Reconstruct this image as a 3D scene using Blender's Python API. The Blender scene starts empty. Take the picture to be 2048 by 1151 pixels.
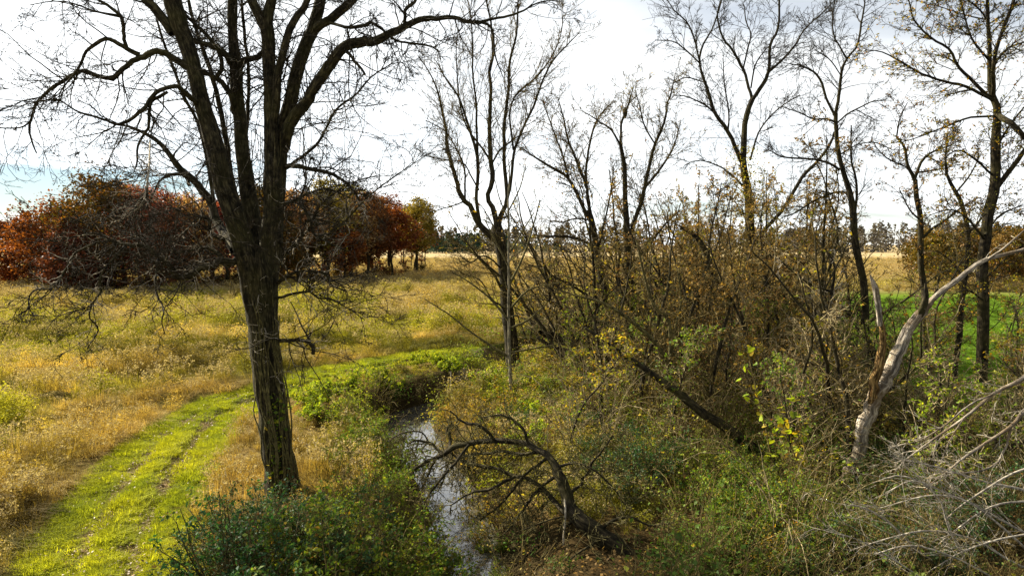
import bpy, math, random
import numpy as np
from mathutils import Vector

# ------------------------------------------------------------------ camera, world, sun, exposure
scene = bpy.context.scene
COL = scene.collection
CAM_H = 8.0
F = 24.0 / 36.0 * 2048.0
PITCH = math.atan((575.5 - 487.0) / F)

cam_d = bpy.data.cameras.new('camera')
cam_d.lens = 24.0
cam_d.sensor_width = 36.0
cam_d.clip_start = 0.1
cam_d.clip_end = 8000.0
cam = bpy.data.objects.new('camera', cam_d)
COL.objects.link(cam)
cam.location = (0, 0, CAM_H)
cam.rotation_euler = (math.pi / 2 - PITCH, 0, 0)
scene.camera = cam

SUN_EL = math.radians(32.0)
SUN_AZ = math.radians(-54.0)          # left of the view direction
SUNV = Vector((math.sin(SUN_AZ) * math.cos(SUN_EL), math.cos(SUN_AZ) * math.cos(SUN_EL), math.sin(SUN_EL)))
sun_d = bpy.data.lights.new('sun', 'SUN')
sun_d.energy = 5.0
sun_d.angle = math.radians(0.6)
sun_d.color = (1.0, 0.91, 0.74)
sun = bpy.data.objects.new('sun', sun_d)
COL.objects.link(sun)
sun.rotation_euler = SUNV.to_track_quat('Z', 'Y').to_euler()

world = bpy.data.worlds.new('World')
scene.world = world
world.use_nodes = True
wn = world.node_tree
wn.nodes.clear()


def N(tree, typ, **kw):
    n = tree.nodes.new(typ)
    for k, v in kw.items():
        setattr(n, k, v)
    return n


def math_node(tree, op, a, b=None, clamp=False):
    n = N(tree, 'ShaderNodeMath', operation=op, use_clamp=clamp)
    for i, v in enumerate((a, b)):
        if v is None:
            continue
        if isinstance(v, (int, float)):
            n.inputs[i].default_value = v
        else:
            tree.links.new(v, n.inputs[i])
    return n.outputs[0]


def mix_col(tree, fac, a, b, blend='MIX'):
    n = N(tree, 'ShaderNodeMix', data_type='RGBA', blend_type=blend)
    for sock, v in ((n.inputs[0], fac), (n.inputs[6], a), (n.inputs[7], b)):
        if isinstance(v, (int, float)):
            sock.default_value = v
        elif isinstance(v, (tuple, list)):
            sock.default_value = tuple(v) + ((1.0,) if len(v) == 3 else ())
        else:
            tree.links.new(v, sock)
    return n.outputs[2]


def ramp(tree, fac, stops):
    n = N(tree, 'ShaderNodeValToRGB')
    e = n.color_ramp.elements
    while len(e) < len(stops):
        e.new(0.5)
    for el, (p, c) in zip(e, stops):
        el.position = p
        el.color = tuple(c) + (1.0,) if len(c) == 3 else c
    tree.links.new(fac, n.inputs[0])
    return n.outputs[0]


def build_world():
    t = wn
    out = N(t, 'ShaderNodeOutputWorld')
    sky = N(t, 'ShaderNodeTexSky', sky_type='NISHITA', sun_disc=False)
    sky.sun_elevation = SUN_EL
    sky.sun_rotation = SUN_AZ
    sky.air_density = 1.0
    sky.dust_density = 0.0
    sky.ozone_density = 2.5
    skym = N(t, 'ShaderNodeBackground')
    t.links.new(sky.outputs[0], skym.inputs[0])
    skym.inputs[1].default_value = 0.038
    # thin high cloud: a sheet seen in perspective, brighter towards the veiled sun
    tc = N(t, 'ShaderNodeTexCoord')
    sep = N(t, 'ShaderNodeSeparateXYZ')
    t.links.new(tc.outputs['Generated'], sep.inputs[0])
    zz = math_node(t, 'ADD', math_node(t, 'MAXIMUM', sep.outputs[2], 0.0), 0.13)
    px = math_node(t, 'DIVIDE', sep.outputs[0], zz)
    py = math_node(t, 'DIVIDE', sep.outputs[1], zz)
    cmb = N(t, 'ShaderNodeCombineXYZ')
    t.links.new(px, cmb.inputs[0])
    t.links.new(py, cmb.inputs[1])
    cmb.inputs[2].default_value = 3.7
    mp = N(t, 'ShaderNodeMapping')
    t.links.new(cmb.outputs[0], mp.inputs[0])
    mp.inputs['Scale'].default_value = (0.42, 0.75, 1.0)
    mp.inputs['Location'].default_value = (1.3, 0.4, 0.0)
    nz = N(t, 'ShaderNodeTexNoise')
    nz.inputs['Scale'].default_value = 1.0
    nz.inputs['Detail'].default_value = 7.0
    nz.inputs['Roughness'].default_value = 0.55
    nz.inputs['Distortion'].default_value = 0.35
    t.links.new(mp.outputs[0], nz.inputs[0])
    cover = ramp(t, nz.outputs[0], [(0.30, (0.25,) * 3), (0.40, (0.62,) * 3), (0.55, (0.98,) * 3)])
    # an opening in the cloud sheet, low on the left, with torn edges
    gx = math_node(t, 'DIVIDE', math_node(t, 'ADD', px, 3.5), 1.9)
    gy = math_node(t, 'DIVIDE', math_node(t, 'SUBTRACT', py, 4.3), 1.5)
    gd = math_node(t, 'SQRT', math_node(t, 'ADD', math_node(t, 'MULTIPLY', gx, gx), math_node(t, 'MULTIPLY', gy, gy)))
    n2 = N(t, 'ShaderNodeTexNoise')
    n2.inputs['Scale'].default_value = 1.6
    n2.inputs['Detail'].default_value = 6.0
    t.links.new(mp.outputs[0], n2.inputs[0])
    gd = math_node(t, 'ADD', gd, math_node(t, 'MULTIPLY', math_node(t, 'SUBTRACT', n2.outputs[0], 0.5), 2.2))
    gap = ramp(t, gd, [(0.55, (0.08,) * 3), (0.75, (0.6,) * 3), (1.0, (1.0,) * 3)])
    cover = math_node(t, 'MULTIPLY', cover, gap)
    dot = N(t, 'ShaderNodeVectorMath', operation='DOT_PRODUCT')
    t.links.new(tc.outputs['Generated'], dot.inputs[0])
    dot.inputs[1].default_value = SUNV
    glow = math_node(t, 'MULTIPLY', math_node(t, 'ADD', dot.outputs['Value'], 1.0), 0.5)
    glow = math_node(t, 'POWER', glow, 2.0)
    low = math_node(t, 'POWER', math_node(t, 'SUBTRACT', 1.0, math_node(t, 'MAXIMUM', sep.outputs[2], 0.0)), 2.6)
    strength = math_node(t, 'ADD', math_node(t, 'MULTIPLY', glow, 0.43), math_node(t, 'ADD', math_node(t, 'MULTIPLY', low, 0.50), 0.035))
    cl = N(t, 'ShaderNodeBackground')
    cl.inputs[0].default_value = (0.955, 0.985, 1.0, 1)
    t.links.new(strength, cl.inputs[1])
    mx = N(t, 'ShaderNodeMixShader')
    t.links.new(cover, mx.inputs[0])
    t.links.new(skym.outputs[0], mx.inputs[1])
    t.links.new(cl.outputs[0], mx.inputs[2])
    t.links.new(mx.outputs[0], out.inputs[0])


build_world()

vs = scene.view_settings
vs.view_transform = 'Standard'
vs.look = 'None'
vs.gamma = 1.0
vs.exposure = 1.4
vs.use_curve_mapping = False
scene.cycles.max_bounces = 6
scene.cycles.diffuse_bounces = 2
scene.cycles.transmission_bounces = 3
scene.cycles.transparent_max_bounces = 4

# ------------------------------------------------------------------ pixel helpers (2048 wide photograph coordinates)
CP, SP = math.cos(PITCH), math.sin(PITCH)


def P(px, py, Y):
    u = (px - 1024.0) / F
    v = (575.5 - py) / F
    d = np.array([u, CP + v * SP, -SP + v * CP])
    return np.array([0, 0, CAM_H]) + d * (Y / d[1])


def G(px, py, z=0.0):
    u = (px - 1024.0) / F
    v = (575.5 - py) / F
    d = np.array([u, CP + v * SP, -SP + v * CP])
    s = (z - CAM_H) / d[2]
    return np.array([0, 0, CAM_H]) + d * s


# ------------------------------------------------------------------ noise and polyline helpers
_lat = np.random.default_rng(77).random((256, 256))


def vnoise(x, y, scale, seed=0):
    x = np.asarray(x, float) / scale + seed * 17.37
    y = np.asarray(y, float) / scale + seed * 9.71
    xi = np.floor(x).astype(int)
    yi = np.floor(y).astype(int)
    fx = x - xi
    fy = y - yi
    fx = fx * fx * (3 - 2 * fx)
    fy = fy * fy * (3 - 2 * fy)
    a = _lat[xi & 255, yi & 255]
    b = _lat[(xi + 1) & 255, yi & 255]
    c = _lat[xi & 255, (yi + 1) & 255]
    d = _lat[(xi + 1) & 255, (yi + 1) & 255]
    return (a * (1 - fx) + b * fx) * (1 - fy) + (c * (1 - fx) + d * fx) * fy


def fbm(x, y, scale, seed=0, o=3):
    s = 0
    w = 0
    for i in range(o):
        s = s + vnoise(x, y, scale / 2 ** i, seed + i) * 0.5 ** i
        w += 0.5 ** i
    return s / w


def smooth(e0, e1, x):
    t = np.clip((x - e0) / (e1 - e0), 0, 1)
    return t * t * (3 - 2 * t)


def catmull(pts, n):
    """pts (k, d) -> n points along a Catmull-Rom curve, evenly in chord length."""
    p = np.asarray(pts, float)
    if len(p) == 2:
        t = np.linspace(0, 1, n)[:, None]
        return p[0] * (1 - t) + p[1] * t
    seg = np.linalg.norm(np.diff(p[:, :3], axis=0), axis=1) + 1e-6
    cum = np.concatenate([[0], np.cumsum(seg)])
    q = np.vstack([2 * p[0] - p[1], p, 2 * p[-1] - p[-2]])
    s = np.linspace(0, cum[-1], n)
    k = np.clip(np.searchsorted(cum, s, side='right') - 1, 0, len(seg) - 1)
    t = ((s - cum[k]) / seg[k])[:, None]
    p0, p1, p2, p3 = q[k], q[k + 1], q[k + 2], q[k + 3]
    return 0.5 * (2 * p1 + (p2 - p0) * t + (2 * p0 - 5 * p1 + 4 * p2 - p3) * t ** 2 + (3 * p1 - p0 - 3 * p2 + p3) * t ** 3)


def poly_dist(x, y, poly):
    """distance to a 2D polyline, signed side and arc parameter."""
    x = np.asarray(x, float)
    y = np.asarray(y, float)
    best = np.full(x.shape, 1e9)
    side = np.zeros(x.shape)
    arc = np.zeros(x.shape)
    acc = 0.0
    for (x0, y0), (x1, y1) in zip(poly[:-1], poly[1:]):
        dx, dy = x1 - x0, y1 - y0
        L = math.hypot(dx, dy)
        t = np.clip(((x - x0) * dx + (y - y0) * dy) / (L * L), 0, 1)
        d = np.hypot(x - x0 - t * dx, y - y0 - t * dy)
        s = (x - x0) * dy - (y - y0) * dx          # >0: right of the direction of travel
        m = d < best
        best = np.where(m, d, best)
        side = np.where(m, np.sign(s), side)
        arc = np.where(m, acc + t * L, arc)
        acc += L
    return best, side, arc


# ------------------------------------------------------------------ mesh helpers
class MB:
    """collects vertices and faces; build() links them as ONE mesh object."""

    def __init__(self):
        self.v = []
        self.lt = []
        self.li = []
        self.bark = []
        self.n = 0

    def add(self, verts, faces, bark=None):
        verts = np.asarray(verts, np.float32).reshape(-1, 3)
        faces = np.asarray(faces, np.int64)
        self.v.append(verts)
        self.li.append((faces + self.n).ravel())
        self.lt.append(np.full(len(faces), faces.shape[1], np.int32))
        self.bark.append(np.zeros_like(verts) if bark is None else np.asarray(bark, np.float32).reshape(-1, 3))
        self.n += len(verts)

    def tubes(self, Pt, R, sides, rough=0.0, rng=None, cap=False):
        """Pt (B, n, 3), R (B, n): B tubes at once."""
        Pt = np.asarray(Pt, float)
        R = np.asarray(R, float)
        B, n, _ = Pt.shape
        if B == 0:
            return
        T = np.empty_like(Pt)
        T[:, 1:-1] = Pt[:, 2:] - Pt[:, :-2]
        T[:, 0] = Pt[:, 1] - Pt[:, 0]
        T[:, -1] = Pt[:, -1] - Pt[:, -2]
        T /= np.linalg.norm(T, axis=2, keepdims=True) + 1e-9
        ref = np.where(np.abs(T[:, 0, 2:3]) < 0.8, np.array([[0, 0, 1.0]]), np.array([[1.0, 0, 0]]))
        nv = np.cross(T[:, 0], ref)
        nv /= np.linalg.norm(nv, axis=1, keepdims=True) + 1e-9
        Nn = np.empty_like(Pt)
        for i in range(n):
            nv = nv - T[:, i] * (nv * T[:, i]).sum(1, keepdims=True)
            nv = nv / (np.linalg.norm(nv, axis=1, keepdims=True) + 1e-9)
            Nn[:, i] = nv
        Bn = np.cross(T, Nn)
        a = np.linspace(0, 2 * np.pi, sides, endpoint=False)
        ca, sa = np.cos(a), np.sin(a)
        RR = np.repeat(R[:, :, None], sides, axis=2)
        if rough and rng is not None:
            RR = RR * (1 + rough * rng.standard_normal((B, n, sides)) * 0.5 + rough * 0.9 * rng.standard_normal((B, 1, sides)))
        V = Pt[:, :, None, :] + RR[..., None] * (ca[:, None] * Nn[:, :, None, :] + sa[:, None] * Bn[:, :, None, :])
        seg = np.linalg.norm(np.diff(Pt, axis=1), axis=2)
        ln = np.concatenate([np.zeros((B, 1)), np.cumsum(seg, axis=1)], axis=1)
        bk = np.empty((B, n, sides, 3))
        r0 = np.maximum(R.max(axis=1), 0.01)[:, None, None]
        bk[..., 0] = ca * r0
        bk[..., 1] = sa * r0
        bk[..., 2] = ln[:, :, None] + (np.arange(B) * 3.7 % 50)[:, None, None]
        b = np.arange(B)[:, None, None] * (n * sides)
        i = np.arange(n - 1)[None, :, None] * sides
        j = np.arange(sides)[None, None, :]
        j2 = (j + 1) % sides
        q = np.stack([b + i + j, b + i + j2, b + i + sides + j2, b + i + sides + j], axis=-1).reshape(-1, 4)
        base = self.n
        self.add(V.reshape(-1, 3), q, bk.reshape(-1, 3))
        if cap:
            for k in range(B):
                for e, flip in ((0, True), (n - 1, False)):
                    idx = base + k * n * sides + e * sides + np.arange(sides)
                    if flip:
                        idx = idx[::-1]
                    self.li.append(idx)
                    self.lt.append(np.array([sides], np.int32))

    def leaves(self, pos, size, rng, up=0.3, aspect=0.55, droop=0.0, direction=None):
        """one folded quad for each leaf."""
        n = len(pos)
        if n == 0:
            return
        size = np.broadcast_to(np.asarray(size, float), (n,))[:, None]
        d = rng.standard_normal((n, 3))
        d[:, 2] = d[:, 2] * 0.6 - droop
        if direction is not None:
            d = d + direction
        d /= np.linalg.norm(d, axis=1, keepdims=True) + 1e-9
        nn = rng.standard_normal((n, 3))
        nn[:, 2] += up * 3
        s = np.cross(d, nn)
        s /= np.linalg.norm(s, axis=1, keepdims=True) + 1e-9
        f = np.cross(s, d)
        a = pos
        m = pos + d * size * 0.45
        w = size * aspect * 0.5
        lift = f * size * 0.12
        V = np.stack([a, m + s * w + lift, pos + d * size, m - s * w + lift], axis=1)
        self.add(V.reshape(-1, 3), np.arange(n * 4).reshape(n, 4))

    def mesh(self, name, mat=None, smooth_shade=True):
        me = bpy.data.meshes.new(name)
        v = np.concatenate(self.v).astype(np.float32)
        li = np.concatenate(self.li).astype(np.int32)
        lt = np.concatenate(self.lt).astype(np.int32)
        me.vertices.add(len(v))
        me.vertices.foreach_set('co', v.ravel())
        me.loops.add(len(li))
        me.loops.foreach_set('vertex_index', li)
        me.polygons.add(len(lt))
        st = np.concatenate([[0], np.cumsum(lt)[:-1]]).astype(np.int32)
        me.polygons.foreach_set('loop_start', st)
        me.polygons.foreach_set('loop_total', lt)
        if smooth_shade:
            me.polygons.foreach_set('use_smooth', np.ones(len(lt), bool))
        me.update(calc_edges=True)
        at = me.attributes.new('bark', 'FLOAT_VECTOR', 'POINT')
        at.data.foreach_set('vector', np.concatenate(self.bark).astype(np.float32).ravel())
        if mat:
            me.materials.append(mat)
        return me

    def build(self, name, mat, parent=None, origin=(0, 0, 0), smooth_shade=True):
        if self.n == 0:
            return None
        o0 = np.asarray(origin, np.float32)
        self.v = [x - o0 for x in self.v]
        me = self.mesh(name, mat, smooth_shade)
        o = bpy.data.objects.new(name, me)
        COL.objects.link(o)
        if parent is not None:
            o.parent = parent
        else:
            o.location = origin
        return o


def tag(o, label=None, cat=None, group=None, kind=None):
    if label:
        o['label'] = label
    if cat:
        o['category'] = cat
    if group:
        o['group'] = group
    if kind:
        o['kind'] = kind
    return o


def empty(name, loc, label=None, cat=None, group=None, rz=0.0):
    o = bpy.data.objects.new(name, None)
    COL.objects.link(o)
    o.location = tuple(float(c) for c in loc)
    o.rotation_euler = (0, 0, rz)
    o.empty_display_size = 0.2
    return tag(o, label, cat, group)


def copy_tree(o, parent=None):
    c = o.copy()
    COL.objects.link(c)
    c.parent = parent
    for ch in list(o.children):
        copy_tree(ch, c)
    return c


# ------------------------------------------------------------------ branch growth, whole levels at once
def grow(rng, PP, RR, count, t=(0.2, 1.0), length=(0.3, 0.6), rel=False, angle=(30, 65), m=5, wig=0.15, trop=0.0,
         rfac=0.6, rtip=0.25, rmin=0.004, taper=0.5, tvec=(0, 0, 1.0)):
    PP = np.asarray(PP, float)
    RR = np.asarray(RR, float)
    B, n, _ = PP.shape
    if B == 0:
        return np.zeros((0, m, 3)), np.zeros((0, m))
    count = np.broadcast_to(np.asarray(count), (B,)).astype(int)
    k = np.repeat(np.arange(B), count)
    C = len(k)
    if C == 0:
        return np.zeros((0, m, 3)), np.zeros((0, m))
    tt = rng.uniform(t[0], t[1], C)
    f = tt * (n - 1)
    i = np.minimum(f.astype(int), n - 2)
    w = (f - i)[:, None]
    pos = PP[k, i] * (1 - w) + PP[k, i + 1] * w
    rad = RR[k, i] * (1 - w[:, 0]) + RR[k, i + 1] * w[:, 0]
    tan = PP[k, i + 1] - PP[k, i]
    tan /= np.linalg.norm(tan, axis=1, keepdims=True) + 1e-9
    rv = rng.standard_normal((C, 3))
    perp = rv - tan * (rv * tan).sum(1, keepdims=True)
    perp /= np.linalg.norm(perp, axis=1, keepdims=True) + 1e-9
    a = np.radians(rng.uniform(angle[0], angle[1], C))[:, None]
    d = tan * np.cos(a) + perp * np.sin(a)
    L = rng.uniform(length[0], length[1], C)
    if rel:
        pl = np.linalg.norm(np.diff(PP, axis=1), axis=2).sum(1)
        L = L * pl[k]
    L = L * (1 - taper * tt)
    r0 = np.maximum(rad * rfac, rmin)
    out = np.empty((C, m, 3))
    out[:, 0] = pos
    st = (L / (m - 1))[:, None]
    tv = np.asarray(tvec, float)[None]
    for j in range(1, m):
        d = d + wig * rng.standard_normal((C, 3)) + trop * tv
        d /= np.linalg.norm(d, axis=1, keepdims=True) + 1e-9
        out[:, j] = out[:, j - 1] + d * st
    r = r0[:, None] * np.linspace(1, rtip, m)[None]
    return out, np.maximum(r, rmin * 0.55)


def sample_on(rng, PP, k, t=(0.2, 1.0)):
    """k random points along each branch."""
    B, n, _ = PP.shape
    if B == 0:
        return np.zeros((0, 3))
    idx = np.repeat(np.arange(B), k)
    f = rng.uniform(t[0], t[1], len(idx)) * (n - 1)
    i = np.minimum(f.astype(int), n - 2)
    w = (f - i)[:, None]
    return PP[idx, i] * (1 - w) + PP[idx, i + 1] * w


# ------------------------------------------------------------------ materials
def new_mat(name):
    m = bpy.data.materials.new(name)
    m.use_nodes = True
    m.node_tree.nodes.clear()
    return m, m.node_tree


def bark_mat(name, dark, light, furrow=14.0, rough=0.95, bump=0.6, moss=None, moss_amt=0.35, plate=0.45):
    m, t = new_mat(name)
    out = N(t, 'ShaderNodeOutputMaterial')
    bs = N(t, 'ShaderNodeBsdfPrincipled')
    bs.inputs['Roughness'].default_value = rough
    bs.inputs['Specular IOR Level'].default_value = 0.15
    at = N(t, 'ShaderNodeAttribute', attribute_name='bark')
    mp = N(t, 'ShaderNodeMapping')
    mp.inputs['Scale'].default_value = (furrow, furrow, furrow * 0.22)
    t.links.new(at.outputs['Vector'], mp.inputs[0])
    nz = N(t, 'ShaderNodeTexNoise')
    nz.inputs['Scale'].default_value = 1.0
    nz.inputs['Detail'].default_value = 5.0
    nz.inputs['Roughness'].default_value = 0.65
    nz.inputs['Distortion'].default_value = 0.6
    t.links.new(mp.outputs[0], nz.inputs[0])
    c = ramp(t, nz.outputs[0], [(0.34, tuple(x * 0.45 for x in dark)), (0.47, dark), (0.64, light)])
    n3 = N(t, 'ShaderNodeTexNoise')
    n3.inputs['Scale'].default_value = 1.0
    n3.inputs['Detail'].default_value = 3.0
    m3 = N(t, 'ShaderNodeMapping')
    m3.inputs['Scale'].default_value = (furrow * .35, furrow * .35, furrow * plate)
    t.links.new(at.outputs['Vector'], m3.inputs[0])
    t.links.new(m3.outputs[0], n3.inputs[0])
    c = mix_col(t, 1.0, c, ramp(t, n3.outputs[0], [(0.36, (0.4, 0.4, 0.42)), (0.5, (0.95, 0.95, 0.95)), (0.66, (1.55, 1.5, 1.4))]), 'MULTIPLY')
    if moss:
        g = N(t, 'ShaderNodeTexCoord')
        n2 = N(t, 'ShaderNodeTexNoise')
        n2.inputs['Scale'].default_value = 0.9
        n2.inputs['Detail'].default_value = 4.0
        t.links.new(g.outputs['Object'], n2.inputs[0])
        mm = ramp(t, n2.outputs[0], [(0.45, (0, 0, 0)), (0.65, (moss_amt,) * 3)])
        c = mix_col(t, mm, c, moss)
    t.links.new(c, bs.inputs['Base Color'])
    bp = N(t, 'ShaderNodeBump')
    bp.inputs['Strength'].default_value = bump
    bp.inputs['Distance'].default_value = 0.06
    t.links.new(nz.outputs[0], bp.inputs['Height'])
    t.links.new(bp.outputs[0], bs.inputs['Normal'])
    t.links.new(bs.outputs[0], out.inputs[0])
    return m


def leaf_mat(name, stops, trans=0.45, gloss=0.08, obj_var=0.25, tint_attr=None, rough=0.45, clump=2.2):
    """leaf colour picked per leaf from stops; light passes through."""
    m, t = new_mat(name)
    out = N(t, 'ShaderNodeOutputMaterial')
    g = N(t, 'ShaderNodeNewGeometry')
    c = ramp(t, g.outputs['Random Per Island'], stops)
    if tint_attr:
        a = N(t, 'ShaderNodeAttribute', attribute_name=tint_attr, attribute_type='INSTANCER')
        c = mix_col(t, 1.0, c, a.outputs['Color'], 'MULTIPLY')
    elif obj_var:
        oi = N(t, 'ShaderNodeObjectInfo')
        hs = N(t, 'ShaderNodeHueSaturation')
        v = math_node(t, 'ADD', math_node(t, 'MULTIPLY', oi.outputs['Random'], obj_var), 1 - obj_var / 2)
        t.links.new(v, hs.inputs['Value'])
        h = math_node(t, 'ADD', math_node(t, 'MULTIPLY', oi.outputs['Random'], 0.03), 0.485)
        t.links.new(h, hs.inputs['Hue'])
        t.links.new(c, hs.inputs['Color'])
        c = hs.outputs[0]
        tc_ = N(t, 'ShaderNodeTexCoord')
        nn = N(t, 'ShaderNodeTexNoise')
        nn.inputs['Scale'].default_value = clump
        nn.inputs['Detail'].default_value = 2.0
        t.links.new(tc_.outputs['Object'], nn.inputs[0])
        c = mix_col(t, 1.0, c, ramp(t, nn.outputs[0], [(0.33, (0.5, 0.55, 0.6)), (0.5, (0.95, 0.95, 0.95)), (0.68, (1.45, 1.35, 1.1))]), 'MULTIPLY')
    d = N(t, 'ShaderNodeBsdfDiffuse')
    tr = N(t, 'ShaderNodeBsdfTranslucent')
    t.links.new(c, d.inputs[0])
    tc = mix_col(t, 1.0, c, (1.25, 1.15, 0.6), 'MULTIPLY')
    t.links.new(tc, tr.inputs[0])
    mx = N(t, 'ShaderNodeMixShader')
    mx.inputs[0].default_value = trans
    t.links.new(d.outputs[0], mx.inputs[1])
    t.links.new(tr.outputs[0], mx.inputs[2])
    last = mx.outputs[0]
    if gloss:
        gl = N(t, 'ShaderNodeBsdfGlossy')
        gl.inputs['Roughness'].default_value = rough
        m2 = N(t, 'ShaderNodeMixShader')
        m2.inputs[0].default_value = gloss
        t.links.new(last, m2.inputs[1])
        t.links.new(gl.outputs[0], m2.inputs[2])
        last = m2.outputs[0]
    t.links.new(last, out.inputs[0])
    return m


M = {}
M['bark_hero'] = bark_mat('furrowed_bark', (0.027, 0.022, 0.012), (0.100, 0.086, 0.046), 13.0, bump=1.0, moss=(0.070, 0.066, 0.016))
M['bark_dark'] = bark_mat('dark_bark', (0.021, 0.017, 0.010), (0.070, 0.057, 0.030), 11.0, bump=0.7, moss=(0.075, 0.066, 0.016))
M['twig_dark'] = bark_mat('dark_twig', (0.026, 0.021, 0.012), (0.060, 0.048, 0.028), 20.0, bump=0.1)
M['twig_brown'] = bark_mat('brown_twig', (0.105, 0.078, 0.026), (0.27, 0.21, 0.080), 20.0, bump=0.1)
M['twig_pale'] = bark_mat('pale_twig', (0.33, 0.285, 0.21), (0.60, 0.54, 0.43), 20.0, bump=0.1)
M['twig_tan'] = bark_mat('tan_cane', (0.19, 0.15, 0.075), (0.44, 0.36, 0.20), 20.0, bump=0.1)
M['twig_grey'] = bark_mat('grey_dead_twig', (0.25, 0.22, 0.175), (0.50, 0.455, 0.37), 20.0, bump=0.1)
M['twig_olive'] = bark_mat('olive_twig', (0.07, 0.06, 0.022), (0.16, 0.14, 0.055), 20.0, bump=0.1)
M['deadwood'] = bark_mat('bleached_deadwood', (0.22, 0.185, 0.14), (0.56, 0.50, 0.41), 20.0, bump=0.9, moss=(0.13, 0.085, 0.04), moss_amt=0.75, plate=0.05)
M['deadbark'] = bark_mat('peeling_ochre_bark', (0.10, 0.055, 0.018), (0.36, 0.24, 0.09), 20.0, bump=1.0, plate=0.12)
M['sapling_pale'] = bark_mat('pale_sapling_bark', (0.16, 0.14, 0.09), (0.34, 0.31, 0.22), 8.0, bump=0.2)
M['needle'] = leaf_mat('conifer_needle', [(0, (0.025, 0.062, 0.040)), (1, (0.055, 0.105, 0.07))], 0.2, 0.02)
M['leaf_dark'] = leaf_mat('dark_green_leaf', [(0, (0.016, 0.060, 0.014)), (0.5, (0.034, 0.105, 0.022)), (0.85, (0.08, 0.16, 0.04)), (0.97, (0.22, 0.10, 0.03))], 0.38, 0.03, rough=0.6)
M['leaf_mid'] = leaf_mat('mid_green_leaf', [(0, (0.05, 0.12, 0.012)), (0.5, (0.14, 0.22, 0.018)), (0.9, (0.27, 0.29, 0.026)), (1, (0.36, 0.20, 0.03))], 0.45, 0.015, rough=0.6)
M['leaf_lime'] = leaf_mat('lime_leaf', [(0, (0.13, 0.22, 0.012)), (0.6, (0.28, 0.36, 0.018)), (1, (0.45, 0.42, 0.04))], 0.5, 0.015, rough=0.6)
M['leaf_yellow'] = leaf_mat('yellowing_leaf', [(0, (0.15, 0.17, 0.015)), (0.5, (0.34, 0.29, 0.02)), (0.85, (0.45, 0.29, 0.03)), (1, (0.36, 0.13, 0.02))], 0.45, 0.015, rough=0.6)
M['leaf_tan'] = leaf_mat('dry_tan_leaf', [(0, (0.14, 0.08, 0.02)), (0.6, (0.27, 0.17, 0.05)), (1, (0.36, 0.25, 0.09))], 0.4, 0.015, rough=0.6)
M['leaf_rust'] = leaf_mat('rust_leaf', [(0, (0.085, 0.024, 0.008)), (0.5, (0.20, 0.056, 0.013)), (1, (0.33, 0.12, 0.028))], 0.35, 0.02, clump=0.35)
M['leaf_crimson'] = leaf_mat('crimson_leaf', [(0, (0.13, 0.032, 0.018)), (0.5, (0.31, 0.085, 0.042)), (1, (0.45, 0.19, 0.09))], 0.35, 0.02, clump=0.35)
M['leaf_bronze'] = leaf_mat('bronze_leaf', [(0, (0.05, 0.045, 0.008)), (0.5, (0.12, 0.085, 0.012)), (1, (0.25, 0.12, 0.02))], 0.35, 0.02, clump=0.35)
M['leaf_gold'] = leaf_mat('olive_gold_leaf', [(0, (0.13, 0.12, 0.015)), (0.6, (0.30, 0.25, 0.03)), (1, (0.40, 0.34, 0.06))], 0.4, 0.02, clump=0.35)
M['leaf_maroon'] = leaf_mat('maroon_leaf', [(0, (0.075, 0.026, 0.011)), (0.5, (0.17, 0.058, 0.024)), (1, (0.29, 0.12, 0.05))], 0.35, 0.02, clump=0.35)
M['leaf_peach'] = leaf_mat('pale_orange_leaf', [(0, (0.22, 0.12, 0.05)), (0.6, (0.36, 0.22, 0.10)), (1, (0.45, 0.31, 0.17))], 0.4, 0.02, clump=0.35)
M['far_grey'] = leaf_mat('far_bare_crown', [(0, (0.10, 0.092, 0.085)), (1, (0.19, 0.175, 0.16))], 0.3, 0.0)  # bare-twig grey, lightened to put distance haze into the colour
M['blade'] = leaf_mat('grass_blade', [(0, (0.72, 0.72, 0.70)), (0.6, (1.0, 1.0, 1.0)), (1, (1.28, 1.26, 1.2))], 0.36, 0.012, tint_attr='tint', rough=0.6)
M['fluff'] = leaf_mat('seed_fluff', [(0, (0.24, 0.18, 0.08)), (1, (0.52, 0.44, 0.26))], 0.35, 0.0, obj_var=0.0)
M['fallen'] = leaf_mat('fallen_leaf', [(0, (0.12, 0.075, 0.04)), (0.5, (0.28, 0.195, 0.11)), (1, (0.46, 0.36, 0.24))], 0.1, 0.03, obj_var=0.0)


# ------------------------------------------------------------------ layout curves
STREAM = [(6.0, -10.0), (1.5, 6.0), (-0.2, 14.0), (-0.9, 20.0), (-1.8, 25.5), (-3.4, 30.0), (-4.75, 33.5), (-4.6, 36.4), (-2.9, 38.9), (-1.6, 43.0), (-0.8, 48.0), (1.5, 54.0), (8.0, 60.0), (20.0, 66.0), (60.0, 80.0)]
STREAM = [(x - (.80 + .25 * smooth(24, 32, y)) * (1 if y < 37 else max(0.0, 1 - (y - 37) / 6)), y) for x, y in STREAM]
STREAM = [tuple(p[:2]) for p in catmull(np.array([(x, y, 0) for x, y in STREAM]), 70)]
_tp = [(150, 1330), (185, 1200), (235, 1060), (292, 960), (350, 884), (415, 830), (490, 796), (570, 772), (655, 749), (745, 729), (835, 714), (925, 704), (1000, 697), (1090, 684), (1200, 664)]
TRACK = [tuple(G(a, b)[:2]) for a, b in _tp]
TRACK = [tuple(p[:2]) for p in catmull(np.array([(x, y, 0) for x, y in TRACK]), 60)]
TRACK_HALF = 2.05
RUT = 0.62


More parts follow.
